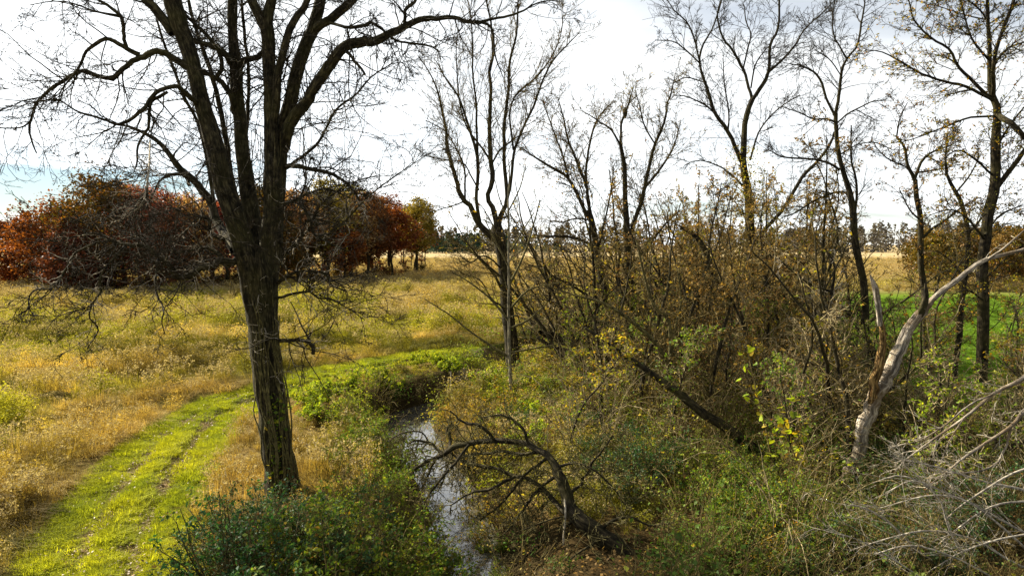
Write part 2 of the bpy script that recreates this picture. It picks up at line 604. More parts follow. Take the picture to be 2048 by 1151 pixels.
def terrain(x, y):
    x = np.asarray(x, float)
    y = np.asarray(y, float)
    d, side, arc = poly_dist(x, y, STREAM)
    td, _, _ = poly_dist(x, y, TRACK)
    d = d + (fbm(x, y, 2.4, 5) - 0.5) * 0.9
    wide = np.where(side > 0, 3.4, 2.2)
    dep = 1 - smooth(0.22 + 0.75 * smooth(27, 33, y), wide, d)
    ford = np.exp(-((y - 47.5) / 3.0) ** 2) * (np.abs(x) < 12)
    z = -1.75 * dep * (1 - 0.45 * ford)
    near = smooth(160, 90, np.hypot(x, y))
    z = z + ((fbm(x, y, 5.0, 9) - 0.5) * 0.4 + (fbm(x, y, 2.6, 19, 2) - 0.5) * 1.25 * smooth(2.0, -2.0, x + 4)) * near * smooth(2.0, 4.5, td) * smooth(2.0, 4.0, d)
    z = z + 0.13 * np.exp(-(td / 0.4) ** 2) - 0.11 * np.exp(-((td - RUT) / 0.22) ** 2)
    return z


def tz(x, y):
    return float(terrain(np.array([x]), np.array([y]))[0])


WATER_Z = -1.32

# ------------------------------------------------------------------ ground
def axis(lo, hi, fine_lo, fine_hi, step, growth=1.13):
    a = list(np.arange(fine_lo, fine_hi + 1e-6, step))
    s = step
    while a[-1] < hi:
        s *= growth
        a.append(a[-1] + s)
    s = step
    while a[0] > lo:
        s *= growth
        a.insert(0, a[0] - s)
    return np.array(a)


def zones(x, y):
    """albedo of the ground and where things grow."""
    td, tside, _ = poly_dist(x, y, TRACK)
    sd, sside, _ = poly_dist(x, y, STREAM)
    n1 = fbm(x, y, 9.0, 3)
    n2 = fbm(x, y, 2.5, 4)
    track = smooth(TRACK_HALF + 0.25, TRACK_HALF - 0.25, td + (n2 - 0.5) * 0.5) * (y < 60)
    rut = np.exp(-((td - RUT + (n2 - 0.5) * 0.25) / 0.25) ** 2) * track * smooth(0.25, 0.5, fbm(x, y, 1.2, 6))
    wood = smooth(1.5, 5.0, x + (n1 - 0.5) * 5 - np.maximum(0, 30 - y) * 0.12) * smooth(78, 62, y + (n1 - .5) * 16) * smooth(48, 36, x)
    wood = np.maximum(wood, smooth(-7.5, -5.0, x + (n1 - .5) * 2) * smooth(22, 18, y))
    lawn = smooth(15.5, 18.5, x - (y - 34) * 0.30 + (n1 - 0.5) * 3) * smooth(125, 100, y) * smooth(24, 33, y) * smooth(8, 14, x)
    bank = smooth(3.6, 1.6, sd) * (y < 60)
    return td, tside, sd, sside, n1, n2, track, rut, wood, lawn, bank


def build_ground():
    xs = axis(-2600, 2600, -26, 24, 0.4)
    ys = axis(-300, 4200, 8, 58, 0.4)
    X, Y = np.meshgrid(xs, ys, indexing='ij')
    Z = terrain(X, Y)
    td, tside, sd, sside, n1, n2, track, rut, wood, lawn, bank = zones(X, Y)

    def mixc(c, col, f):
        return c * (1 - f[..., None]) + np.array(col) * f[..., None]
    c = np.zeros(X.shape + (3,)) + np.array((0.17, 0.12, 0.045))
    c = mixc(c, (0.12, 0.105, 0.028), smooth(0.4, 0.65, n1))
    n3 = fbm(X, Y * 2.5, 60, 8)
    far = smooth(60, 170, Y)
    c = mixc(c, (0.38, 0.285, 0.14), far)
    c = mixc(c, (0.27, 0.17, 0.06), far * smooth(0.5, 0.7, n3))
    c = mixc(c, (0.44, 0.35, 0.20), smooth(210, 330, Y))
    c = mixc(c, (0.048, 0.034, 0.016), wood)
    c = mixc(c, (0.085, 0.15, 0.014), lawn)
    c = mixc(c, (0.045, 0.035, 0.018), bank)
    c = mixc(c, (0.065, 0.072, 0.016), track)
    c = mixc(c, (0.17, 0.115, 0.06), rut * 0.9)
    ford = np.exp(-((Y - 47.0) / 2.6) ** 2) * smooth(4.2, 1.5, sd)
    c = mixc(c, (0.42, 0.38, 0.31), np.clip(ford * 1.5, 0, 1))
    nx, ny = X.shape
    idx = np.arange(nx * ny).reshape(nx, ny)
    q = np.stack([idx[:-1, :-1], idx[1:, :-1], idx[1:, 1:], idx[:-1, 1:]], axis=-1).reshape(-1, 4)
    b = MB()
    b.add(np.stack([X, Y, Z], axis=-1).reshape(-1, 3), q)
    m, t = new_mat('ground_earth')
    out = N(t, 'ShaderNodeOutputMaterial')
    bs = N(t, 'ShaderNodeBsdfDiffuse')
    at = N(t, 'ShaderNodeAttribute', attribute_name='albedo')
    tc = N(t, 'ShaderNodeTexCoord')
    nz = N(t, 'ShaderNodeTexNoise')
    nz.inputs['Scale'].default_value = 1.7
    nz.inputs['Detail'].default_value = 8.0
    nz.inputs['Roughness'].default_value = 0.7
    t.links.new(tc.outputs['Object'], nz.inputs[0])
    nl = N(t, 'ShaderNodeTexNoise')
    nl.inputs['Scale'].default_value = 0.12
    nl.inputs['Detail'].default_value = 6.0
    t.links.new(tc.outputs['Object'], nl.inputs[0])
    v = ramp(t, nz.outputs[0], [(0.3, (0.45, 0.42, 0.38)), (0.5, (1, 1, 1)), (0.72, (1.5, 1.45, 1.35))])
    v2 = ramp(t, nl.outputs[0], [(0.35, (0.75, 0.72, 0.68)), (0.65, (1.2, 1.2, 1.15))])
    c1 = mix_col(t, 1.0, at.outputs['Color'], v, 'MULTIPLY')
    c1 = mix_col(t, 1.0, c1, v2, 'MULTIPLY')
    t.links.new(c1, bs.inputs[0])
    bp = N(t, 'ShaderNodeBump')
    bp.inputs['Strength'].default_value = 0.8
    bp.inputs['Distance'].default_value = 0.12
    t.links.new(nz.outputs[0], bp.inputs['Height'])
    t.links.new(bp.outputs[0], bs.inputs['Normal'])
    t.links.new(bs.outputs[0], out.inputs[0])
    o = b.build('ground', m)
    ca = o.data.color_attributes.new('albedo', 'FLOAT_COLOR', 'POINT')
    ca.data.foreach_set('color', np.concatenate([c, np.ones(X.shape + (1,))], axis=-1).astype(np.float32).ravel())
    tag(o, 'autumn field ground with a mown track and the stream ditch', kind='structure')


build_ground()


def build_water():
    b = MB()
    pts = np.array(STREAM)
    tn = np.gradient(pts, axis=0)
    tn /= np.linalg.norm(tn, axis=1, keepdims=True)
    nr = np.stack([tn[:, 1], -tn[:, 0]], axis=1)
    k = np.linspace(-2.6, 2.6, 7)
    V = pts[:, None, :] + nr[:, None, :] * k[None, :, None]
    V = np.concatenate([V, np.full(V.shape[:2] + (1,), WATER_Z)], axis=-1)
    n = len(pts)
    idx = np.arange(n * 7).reshape(n, 7)
    q = np.stack([idx[:-1, :-1], idx[:-1, 1:], idx[1:, 1:], idx[1:, :-1]], axis=-1).reshape(-1, 4)
    b.add(V.reshape(-1, 3), q)
    m, t = new_mat('stream_water')
    out = N(t, 'ShaderNodeOutputMaterial')
    bs = N(t, 'ShaderNodeBsdfPrincipled')
    bs.inputs['Base Color'].default_value = (0.075, 0.072, 0.06, 1)
    bs.inputs['Roughness'].default_value = 0.04
    bs.inputs['IOR'].default_value = 2.4
    tc = N(t, 'ShaderNodeTexCoord')
    nz = N(t, 'ShaderNodeTexNoise')
    nz.inputs['Scale'].default_value = 1.5
    nz.inputs['Detail'].default_value = 3.0
    t.links.new(tc.outputs['Object'], nz.inputs[0])
    bp = N(t, 'ShaderNodeBump')
    bp.inputs['Strength'].default_value = 0.08
    bp.inputs['Distance'].default_value = 0.05
    t.links.new(nz.outputs[0], bp.inputs['Height'])
    t.links.new(bp.outputs[0], bs.inputs['Normal'])
    t.links.new(bs.outputs[0], out.inputs[0])
    o = b.build('stream_water', m)
    tag(o, 'pale rippled stream reflecting the sky', kind='structure')


build_water()

# ------------------------------------------------------------------ scattering of uncountable ground cover (geometry nodes instances)
def blade_clump(rng, n, h, spread, width, lean=0.5, curl=0.5, heads=0, head_size=0.03, head_h=1.0, mat_index=False):
    """grass blades as bent two-segment strips; optional fluffy seed heads."""
    b = MB()
    a = rng.uniform(0, 2 * np.pi, n)
    r = spread * np.sqrt(rng.random(n))
    base = np.stack([r * np.cos(a), r * np.sin(a), np.full(n, -0.06)], axis=1)
    hh = h * rng.uniform(0.5, 1.0, n)
    a2 = a + rng.normal(0, 0.8, n)
    ln = lean * rng.uniform(0.1, 1.0, n)
    d = np.stack([np.cos(a2), np.sin(a2), np.zeros(n)], axis=1)
    mid = base + d * (hh * ln * 0.4)[:, None] + np.array([0, 0, 1.0]) * (hh * 0.6)[:, None]
    tip = mid + d * (hh * ln * (0.4 + curl))[:, None] + np.array([0, 0, 1.0]) * (hh * 0.4 * (1 - curl * ln))[:, None]
    s = np.stack([-np.sin(a2 + 0.6), np.cos(a2 + 0.6), np.zeros(n)], axis=1) * width
    V = np.stack([base - s, base + s, mid - s * 0.7, mid + s * 0.7, tip], axis=1)
    k = np.arange(n)[:, None] * 5
    b.add(V.reshape(-1, 3), np.concatenate([k + np.array([[0, 1, 3, 2]])]))
    b.li.append((k + np.array([[2, 3, 4]])).ravel())
    b.lt.append(np.full(n, 3, np.int32))
    hb = MB()
    if heads:
        pick = rng.choice(n, min(n, heads), replace=False)
        for p in tip[pick]:
            c = p + rng.normal(0, head_size * 0.8, (9, 3)) + np.array([0, 0, head_size])
            hb.leaves(c, head_size * rng.uniform(0.8, 1.6, 9), rng, up=0.0, aspect=0.9)
    return b, hb


def proto_collection(name, protos):
    c = bpy.data.collections.new(name)
    for i, (nm, parts) in enumerate(protos):
        # parts: list of (MB, material) joined in one mesh with slots
        tot = MB()
        mi = []
        mats = []
        for k, (mb, mat) in enumerate(parts):
            if mb.n == 0:
                continue
            off = tot.n
            tot.v += mb.v
            tot.bark += mb.bark
            tot.li += [x + off for x in mb.li]
            tot.lt += mb.lt
            nf = sum(len(x) for x in mb.lt)
            mi += [len(mats)] * nf
            mats.append(mat)
            tot.n += mb.n
        me = tot.mesh(nm, None, False)
        for mt in mats:
            me.materials.append(mt)
        me.polygons.foreach_set('material_index', np.array(mi, np.int32))
        ob = bpy.data.objects.new('%s_%02d' % (nm, i), me)
        c.objects.link(ob)
    return c


def scatter(name, pos, idx, rot, scl, tint, coll, label):
    n = len(pos)
    me = bpy.data.meshes.new(name)
    me.vertices.add(n)
    me.vertices.foreach_set('co', np.asarray(pos, np.float32).ravel())
    a = me.attributes.new('idx', 'INT', 'POINT')
    a.data.foreach_set('value', np.asarray(idx, np.int32))
    a = me.attributes.new('rot', 'FLOAT_VECTOR', 'POINT')
    a.data.foreach_set('vector', np.asarray(rot, np.float32).ravel())
    a = me.attributes.new('scl', 'FLOAT_VECTOR', 'POINT')
    a.data.foreach_set('vector', np.asarray(scl, np.float32).ravel())
    a = me.attributes.new('tint', 'FLOAT_COLOR', 'POINT')
    a.data.foreach_set('color', np.concatenate([tint, np.ones((n, 1))], axis=1).astype(np.float32).ravel())
    o = bpy.data.objects.new(name, me)
    COL.objects.link(o)
    tag(o, label, kind='stuff')
    ng = bpy.data.node_groups.new(name + '_nodes', 'GeometryNodeTree')
    ng.interface.new_socket('Geometry', in_out='INPUT', socket_type='NodeSocketGeometry')
    ng.interface.new_socket('Geometry', in_out='OUTPUT', socket_type='NodeSocketGeometry')
    gi = ng.nodes.new('NodeGroupInput')
    go = ng.nodes.new('NodeGroupOutput')
    ci = ng.nodes.new('GeometryNodeCollectionInfo')
    ci.inputs['Collection'].default_value = coll
    ci.inputs['Separate Children'].default_value = True
    ci.inputs['Reset Children'].default_value = True
    ip = ng.nodes.new('GeometryNodeInstanceOnPoints')
    ip.inputs['Pick Instance'].default_value = True

    def attr(nm, typ):
        n_ = ng.nodes.new('GeometryNodeInputNamedAttribute')
        n_.data_type = typ
        n_.inputs['Name'].default_value = nm
        return n_.outputs['Attribute']
    ng.links.new(gi.outputs[0], ip.inputs['Points'])
    ng.links.new(ci.outputs[0], ip.inputs['Instance'])
    ng.links.new(attr('idx', 'INT'), ip.inputs['Instance Index'])
    er = ng.nodes.new('FunctionNodeEulerToRotation')
    ng.links.new(attr('rot', 'FLOAT_VECTOR'), er.inputs[0])
    ng.links.new(er.outputs[0], ip.inputs['Rotation'])
    ng.links.new(attr('scl', 'FLOAT_VECTOR'), ip.inputs['Scale'])
    ng.links.new(ip.outputs[0], go.inputs[0])
    md = o.modifiers.new('scatter', 'NODES')
    md.node_group = ng
    return o


def in_view(x, y, margin=3.0):
    """inside the camera's horizontal field (with a margin), so that nothing is spent out of frame."""
    return (np.abs(x) < y * 0.79 + margin)


R0 = np.random.default_rng(11)
NEAR = []
for k in range(4):
    NEAR.append(('field_grass', [(blade_clump(R0, 80, 0.72, 0.34, 0.008, 1.15, 0.7)[0], M['blade'])]))
for k in range(4):
    b_, h_ = blade_clump(R0, 42, 0.95, 0.28, 0.008, 0.35, 0.2, heads=15, head_size=0.045)
    NEAR.append(('field_weed', [(b_, M['blade']), (h_, M['fluff'])]))
for k in range(2):
    NEAR.append(('matted_grass', [(blade_clump(R0, 100, 0.62, 0.45, 0.009, 1.8, 0.9)[0], M['blade'])]))
for k in range(2):      # leafy weed
    b_ = blade_clump(R0, 22, 0.9, 0.2, 0.007, 0.3, 0.2)[0]
    lf = MB()
    pp = R0.normal(0, 1, (170, 3)) * np.array([0.22, 0.22, 0.2]) + np.array([0, 0, 0.56])
    lf.leaves(pp, 0.085 * R0.uniform(0.6, 1.4, 170), R0, up=0.2, aspect=0.5)
    hd = MB()
    hp = R0.normal(0, 1, (60, 3)) * np.array([0.2, 0.2, 0.06]) + np.array([0, 0, 0.86])
    hd.leaves(hp, 0.05 * R0.uniform(0.7, 1.4, 60), R0, up=0, aspect=.9)
    NEAR.append(('leafy_weed', [(b_, M['blade']), (lf, M['blade'])] + ([(hd, M['fluff'])] if k else [])))
FIELD_COLL = proto_collection('field_protos', NEAR)
TURF = []
for k in range(4):
    TURF.append(('turf', [(blade_clump(R0, 60, 0.16, 0.16, 0.006, 1.1, 0.6)[0], M['blade'])]))
TURF_COLL = proto_collection('turf_protos', TURF)


def field_tint(x, y, td, tside, n1, rng):
    n = len(x)
    straw = np.array((0.42, 0.315, 0.085))
    ygreen = np.array((0.29, 0.285, 0.028))
    orange = np.array((0.36, 0.24, 0.065))
    brown = np.array((0.24, 0.16, 0.06))
    a = fbm(x, y, 7.0, 21)
    b = fbm(x, y, 16.0, 31)
    c = np.repeat(straw[None], n, 0)
    f = smooth(0.38, 0.58, a)[:, None]
    c = c * (1 - f) + ygreen * f
    f = smooth(0.52, 0.68, b)[:, None] * 0.6
    c = c * (1 - f) + brown * f
    f = (smooth(8.0, 3.5, td + (a - .5) * 6) * 0.5)[:, None]
    c = c * (1 - f) + orange * f
    f = smooth(75, 150, y)[:, None] * 0.75
    far = np.array((0.40, 0.29, 0.13))
    olive = np.array((0.19, 0.185, 0.025))
    f2 = (smooth(.44, .62, fbm(x, y * 1.6, 8.0, 29)) * .85 * smooth(90, 60, y))[:, None]
    c = c * (1 - f2) + olive * f2
    c = c * (1 - f) + far * f
    m_ = .18 + 1.4 * fbm(x, y, 3.2, 23, 2) + .25 * fbm(x, y, 14.0, 27, 2)
    return c * (rng.uniform(0.8, 1.2, n) * m_)[:, None]


def scatter_field():
    rng = np.random.default_rng(5)
    P_, I_, R_, S_, T_ = [], [], [], [], []
    for (y0, y1, dens, sc) in ((11, 34, 4.6, 1.0), (34, 60, 2.9, 1.25), (60, 105, 1.5, 1.7), (105, 190, 0.5, 2.6), (190, 330, 0.16, 4.2)):
        w = y1 * 0.8 + 6
        n = int(2 * w * (y1 - y0) * dens)
        x = rng.uniform(-w, w, n)
        y = rng.uniform(y0, y1, n)
        td, tside, sd, sside, n1, n2, track, rut, wood, lawn, bank = zones(x, y)
        keep = in_view(x, y) & (track < 0.25) & (lawn < 0.4) & (sd > 2.5) & (rng.random(n) > wood * 0.97)
        keep &= rng.random(n) < 0.35 + 0.9 * fbm(x, y, 3.0, 41)
        keep &= ~((sd < 6) & (np.abs(y - 47) < 3))
        x, y, td, tside, n1 = x[keep], y[keep], td[keep], tside[keep], n1[keep]
        n = len(x)
        z = terrain(x, y)
        a = fbm(x, y, 7.0, 21)
        fl = fbm(x, y, 5.0, 51)
        kind = rng.random(n)
        idx = np.where(kind < 0.50, rng.integers(0, 4, n), np.where(kind < 0.64, 4 + rng.integers(0, 4, n), np.where(kind < 0.88, 8 + rng.integers(0, 2, n), 10 + rng.integers(0, 2, n))))
        weedy = ((fl > 0.58) | ((td < 10) & (fl > .42) & (y < 40))) & (rng.random(n) < 0.65)
        idx = np.where(weedy, 4 + rng.integers(0, 4, n), idx)
        gold = (td < 9 + 8 * (fl - .5)) & (y < 60) & (rng.random(n) < .5)
        idx = np.where(gold, 10 + rng.integers(0, 2, n), idx)
        matted = (a > 0.52) & (td > 6) & (rng.random(n) < 0.6)
        idx = np.where(matted, 8 + rng.integers(0, 2, n), idx)
        s = sc * rng.uniform(0.65, 1.25, n) * (0.75 + 0.5 * fbm(x, y, 4.0, 61))
        s = s * np.where((tside > 0) & (td < 5.5) & (y < 60), np.where(y < 31, .8, .55), 1.0)
        hs = s / np.maximum(1.0, sc * 0.62) * (0.55 + 0.95 * fbm(x, y, 2.2, 67))
        T_.append(field_tint(x, y, td, tside, n1, rng))
        P_.append(np.stack([x, y, z], 1))
        I_.append(idx)
        R_.append(np.stack([rng.normal(0, .12, n), rng.normal(0, .12, n), rng.uniform(0, 6.28, n)], 1))
        S_.append(np.stack([s, s, hs], 1))
    scatter('field_grass', np.concatenate(P_), np.concatenate(I_), np.concatenate(R_), np.concatenate(S_), np.concatenate(T_), FIELD_COLL,
            'tall straw coloured autumn grass and seeding weeds of the field')


scatter_field()


def scatter_turf():
    rng = np.random.default_rng(6)
    n = 60000
    x = rng.uniform(-16, 6, n)
    y = rng.uniform(10, 60, n)
    td, tside, sd, sside, n1, n2, track, rut, wood, lawn, bank = zones(x, y)
    keep = in_view(x, y) & (track > 0.35) & (sd > 3) & (rng.random(n) > rut * 0.93) & (rng.random(n) < 2.2 * (fbm(x, y, .8, 75, 2) - .12))
    x, y, td, rut = x[keep], y[keep], td[keep], rut[keep]
    n = len(x)
    g = fbm(x, y, 1.6, 71)
    c = np.array((0.17, 0.25, 0.014))[None] * (1 - g[:, None]) + np.array((0.56, 0.56, 0.035))[None] * g[:, None]
    c = c * rng.uniform(0.7, 1.3, (n, 1))
    s = rng.uniform(0.8, 1.6, n) * (0.2 + 1.6 * fbm(x, y, 0.9, 73, 2)) * np.where(td < RUT - 0.2, 1.15, 1.0)
    scatter('track_grass', np.stack([x, y, terrain(x, y)], 1), rng.integers(0, 4, n), np.stack([rng.normal(0, .15, n), rng.normal(0, .15, n), rng.uniform(0, 6.28, n)], 1),
            np.stack([s, s, s], 1), c, TURF_COLL, 'short bright green mown grass on the curving track')
    # the green lawn beyond the thicket
    n = 16000
    x = rng.uniform(8, 80, n)
    y = 26 + 74 * rng.random(n) ** 1.3
    z_ = zones(x, y)
    keep = in_view(x, y) & (z_[9] > 0.4)
    x, y = x[keep], y[keep]
    n = len(x)
    c = np.array((0.115, 0.205, 0.016))[None] * (rng.uniform(0.6, 1.5, n) * (.5 + fbm(x, y, 6.0, 77)))[:, None]
    s = rng.uniform(1.5, 3.0, n)
    scatter('lawn_grass', np.stack([x, y, terrain(x, y)], 1), rng.integers(0, 4, n), np.stack([rng.normal(0, .15, n), rng.normal(0, .15, n), rng.uniform(0, 6.28, n)], 1),
            np.stack([s, s, s * 0.6], 1), c, TURF_COLL, 'bright green lawn grass beyond the thicket')


scatter_turf()


def fallen_leaves():
    rng = np.random.default_rng(8)
    b = MB()
    tk = np.array(TRACK)
    tn = np.gradient(tk, axis=0)
    tn /= np.linalg.norm(tn, axis=1, keepdims=True)
    n = 11000
    f = rng.random(n) ** 1.2 * (len(tk) - 2)
    k = f.astype(int)
    w = (f - k)[:, None]
    c = tk[k] * (1 - w) + tk[k + 1] * w
    off = np.where(rng.random(n) < .6, RUT, -RUT) + rng.normal(0, .14, n)
    spread = rng.random(n) < .12
    off = np.where(spread, rng.uniform(-1.8, 1.8, n), off)
    x = c[:, 0] + tn[k, 1] * off
    y = c[:, 1] - tn[k, 0] * off
    keep = in_view(x, y) & (rng.random(n) < 1.6 * fbm(x, y, 1.1, 15) ** 1.3 + .1)
    x, y = x[keep], y[keep]
    b.leaves(np.stack([x, y, terrain(x, y) + 0.04 + 0.06 * rng.random(len(x))], 1), rng.uniform(0.045, 0.095, len(x)), rng, up=1.4, aspect=0.75)
    o = b.build('fallen_leaves', M['fallen'], smooth_shade=False)
    tag(o, 'dry fallen leaves lying in the two wheel ruts of the track', kind='stuff')
    b = MB()
    n = 42000
    x = rng.uniform(-8, 26, n)
    y = 9 + 46 * rng.random(n) ** 1.4
    z_ = zones(x, y)
    keep = in_view(x, y) & (rng.random(n) < z_[8]) & (z_[2] > 1.7)
    x, y = x[keep], y[keep]
    b.leaves(np.stack([x, y, terrain(x, y) + 0.02 + 0.05 * rng.random(len(x))], 1), rng.uniform(0.06, 0.14, len(x)), rng, up=2.0, aspect=0.75)
    o = b.build('leaf_litter', M['leaf_tan'], smooth_shade=False)
    tag(o, 'brown leaf litter on the ground under the thicket', kind='stuff')


fallen_leaves()


# ------------------------------------------------------------------ undergrowth (uncountable low plants and tangle of the thicket floor)
def leafy_tuft(rng, n, h, w, size, aspect=0.55):
    st = blade_clump(rng, 16, h * 0.9, w * 0.6, 0.006, 0.8, 0.3)[0]
    lf = MB()
    p = rng.normal(0, 1, (n, 3)) * np.array([w * 0.5, w * 0.5, h * 0.3]) + np.array([0, 0, h * 0.5])
    p[:, 2] = np.abs(p[:, 2])
    lf.leaves(p, size * rng.uniform(0.6, 1.3, n), rng, up=0.5, aspect=aspect)
    return [(st, M['twig_brown']), (lf, M['blade'])]


def twig_tangle(rng, n, h, w):
    b = MB()
    st = rng.normal(0, w * 0.35, (n, 3))
    st[:, 2] = -0.05
    d = rng.normal(0, 0.6, (n, 3))
    d[:, 2] = 1.0
    d /= np.linalg.norm(d, axis=1, keepdims=True)
    L = h * rng.uniform(0.6, 1.3, n)
    pts = np.empty((n, 6, 3))
    pts[:, 0] = st
    for j in range(1, 6):
        d = d + rng.normal(0, 0.2, (n, 3)) + np.array([0, 0, -0.09])
        d /= np.linalg.norm(d, axis=1, keepdims=True)
        pts[:, j] = pts[:, j - 1] + d * (L / 5)[:, None]
    r = np.repeat(np.linspace(0.009, 0.004, 6)[None], n, 0)
    b.tubes(pts, r, 3)
    p2, r2 = grow(rng, pts, r, 4, (0.3, 1), (0.25, 0.6), angle=(25, 60), m=4, wig=0.2, rmin=0.004)
    b.tubes(p2, r2, 3)
    return b, p2


UG = [('ground_ivy', leafy_tuft(R0, 150, 0.55, 0.7, 0.12)) for k in range(3)]
UG += [('bramble', leafy_tuft(R0, 120, 0.9, 0.8, 0.11, 0.6)) for k in range(2)]
for k in range(3):
    tb, tp2 = twig_tangle(R0, 26, 1.5, 0.9)
    lf = MB()
    lf.leaves(sample_on(R0, tp2, 1), 0.06, R0)
    UG.append(('stem_tangle', [(tb, M['twig_brown']), (lf, M['blade'])]))
UG_COLL = proto_collection('undergrowth_protos', UG)


def scatter_undergrowth():
    rng = np.random.default_rng(9)
    P_, I_, R_, S_, T_ = [], [], [], [], []
    n = 22000
    x = rng.uniform(-9, 44, n)
    y = 9 + 62 * rng.random(n) ** 1.15
    td, tside, sd, sside, n1, n2, track, rut, wood, lawn, bank = zones(x, y)
    z = terrain(x, y)
    keep = in_view(x, y) & (rng.random(n) < np.maximum(wood * 0.75, bank * 0.55)) & (z > WATER_Z + 0.25) & (lawn < 0.5) & (track < 0.2)
    keep &= rng.random(n) < 2.6 * (fbm(x, y, 3.0, 81) - .28)
    ppx = 1024 + x / y * F
    keep &= ~((x > 2.5) & (y < 25) & (rng.random(n) < .45))
    keep &= ~((ppx > 1050) & (ppx < 1330) & (y < 24) & (y > 13.8) & (rng.random(n) < .93))
    x, y, z, sd = x[keep], y[keep], z[keep], sd[keep]
    n = len(x)
    g = fbm(x, y, 5.0, 91)
    idx = np.where(rng.random(n) < 0.7, rng.integers(0, 5, n), 5 + rng.integers(0, 3, n))
    green = np.array((0.07, 0.15, 0.018))
    lime = np.array((0.36, 0.40, 0.024))
    tan = np.array((0.38, 0.25, 0.06))
    c = green[None] + (lime - green)[None] * smooth(.35, .65, g)[:, None]
    f = smooth(0.5, 0.8, fbm(x, y, 2.5, 95))[:, None]
    c = c * (1 - f) + tan * f
    painted_shade = smooth(2.0, 6.0, x) * smooth(27, 20, y)  # shade painted into the undergrowth tint towards the near right corner
    shade_green = np.array((0.05, 0.095, 0.018))
    c = c * (1 - .75 * painted_shade[:, None]) + shade_green * (.75 * painted_shade[:, None])
    c *= rng.uniform(0.5, 1.4, (n, 1))
    s = rng.uniform(0.6, 1.5, n)
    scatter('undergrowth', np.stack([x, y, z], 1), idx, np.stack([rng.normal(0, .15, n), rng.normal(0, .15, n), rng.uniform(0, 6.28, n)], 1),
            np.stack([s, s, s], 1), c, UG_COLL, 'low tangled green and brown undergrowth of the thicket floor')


scatter_undergrowth()

# ------------------------------------------------------------------ hand-traced trees
def trace(pts, Y, w, n=None, extra=None):
    """pts: [(px, py[, depth offset])] with width list w in photograph pixels -> world path and radii."""
    k = len(pts)
    ww = np.interp(np.linspace(0, 1, k), np.linspace(0, 1, len(w)), w)
    rows = []
    for (p, wi) in zip(pts, ww):
        dy = p[2] if len(p) > 2 else 0.0
        q = P(p[0], p[1], Y + dy)
        rows.append(np.concatenate([q, [wi * 0.5 / F * (Y + dy)]]))
    n = n or max(8, 3 * (k - 1) + 1)
    c = catmull(np.array(rows), n)
    c[:, 3] = np.maximum(c[:, 3], 0.006)
    return c[:, :3], c[:, 3]


def resample(paths, n=14):
    A, B = [], []
    for p, r in paths:
        f = np.linspace(0, len(p) - 1, n)
        i = np.minimum(f.astype(int), len(p) - 2)
        w = (f - i)[:, None]
        A.append(p[i] * (1 - w) + p[i + 1] * w)
        B.append(r[i] * (1 - w[:, 0]) + r[i + 1] * w[:, 0])
    return np.array(A), np.array(B)


def lengths(PP):
    return np.linalg.norm(np.diff(PP, axis=1), axis=2).sum(1)


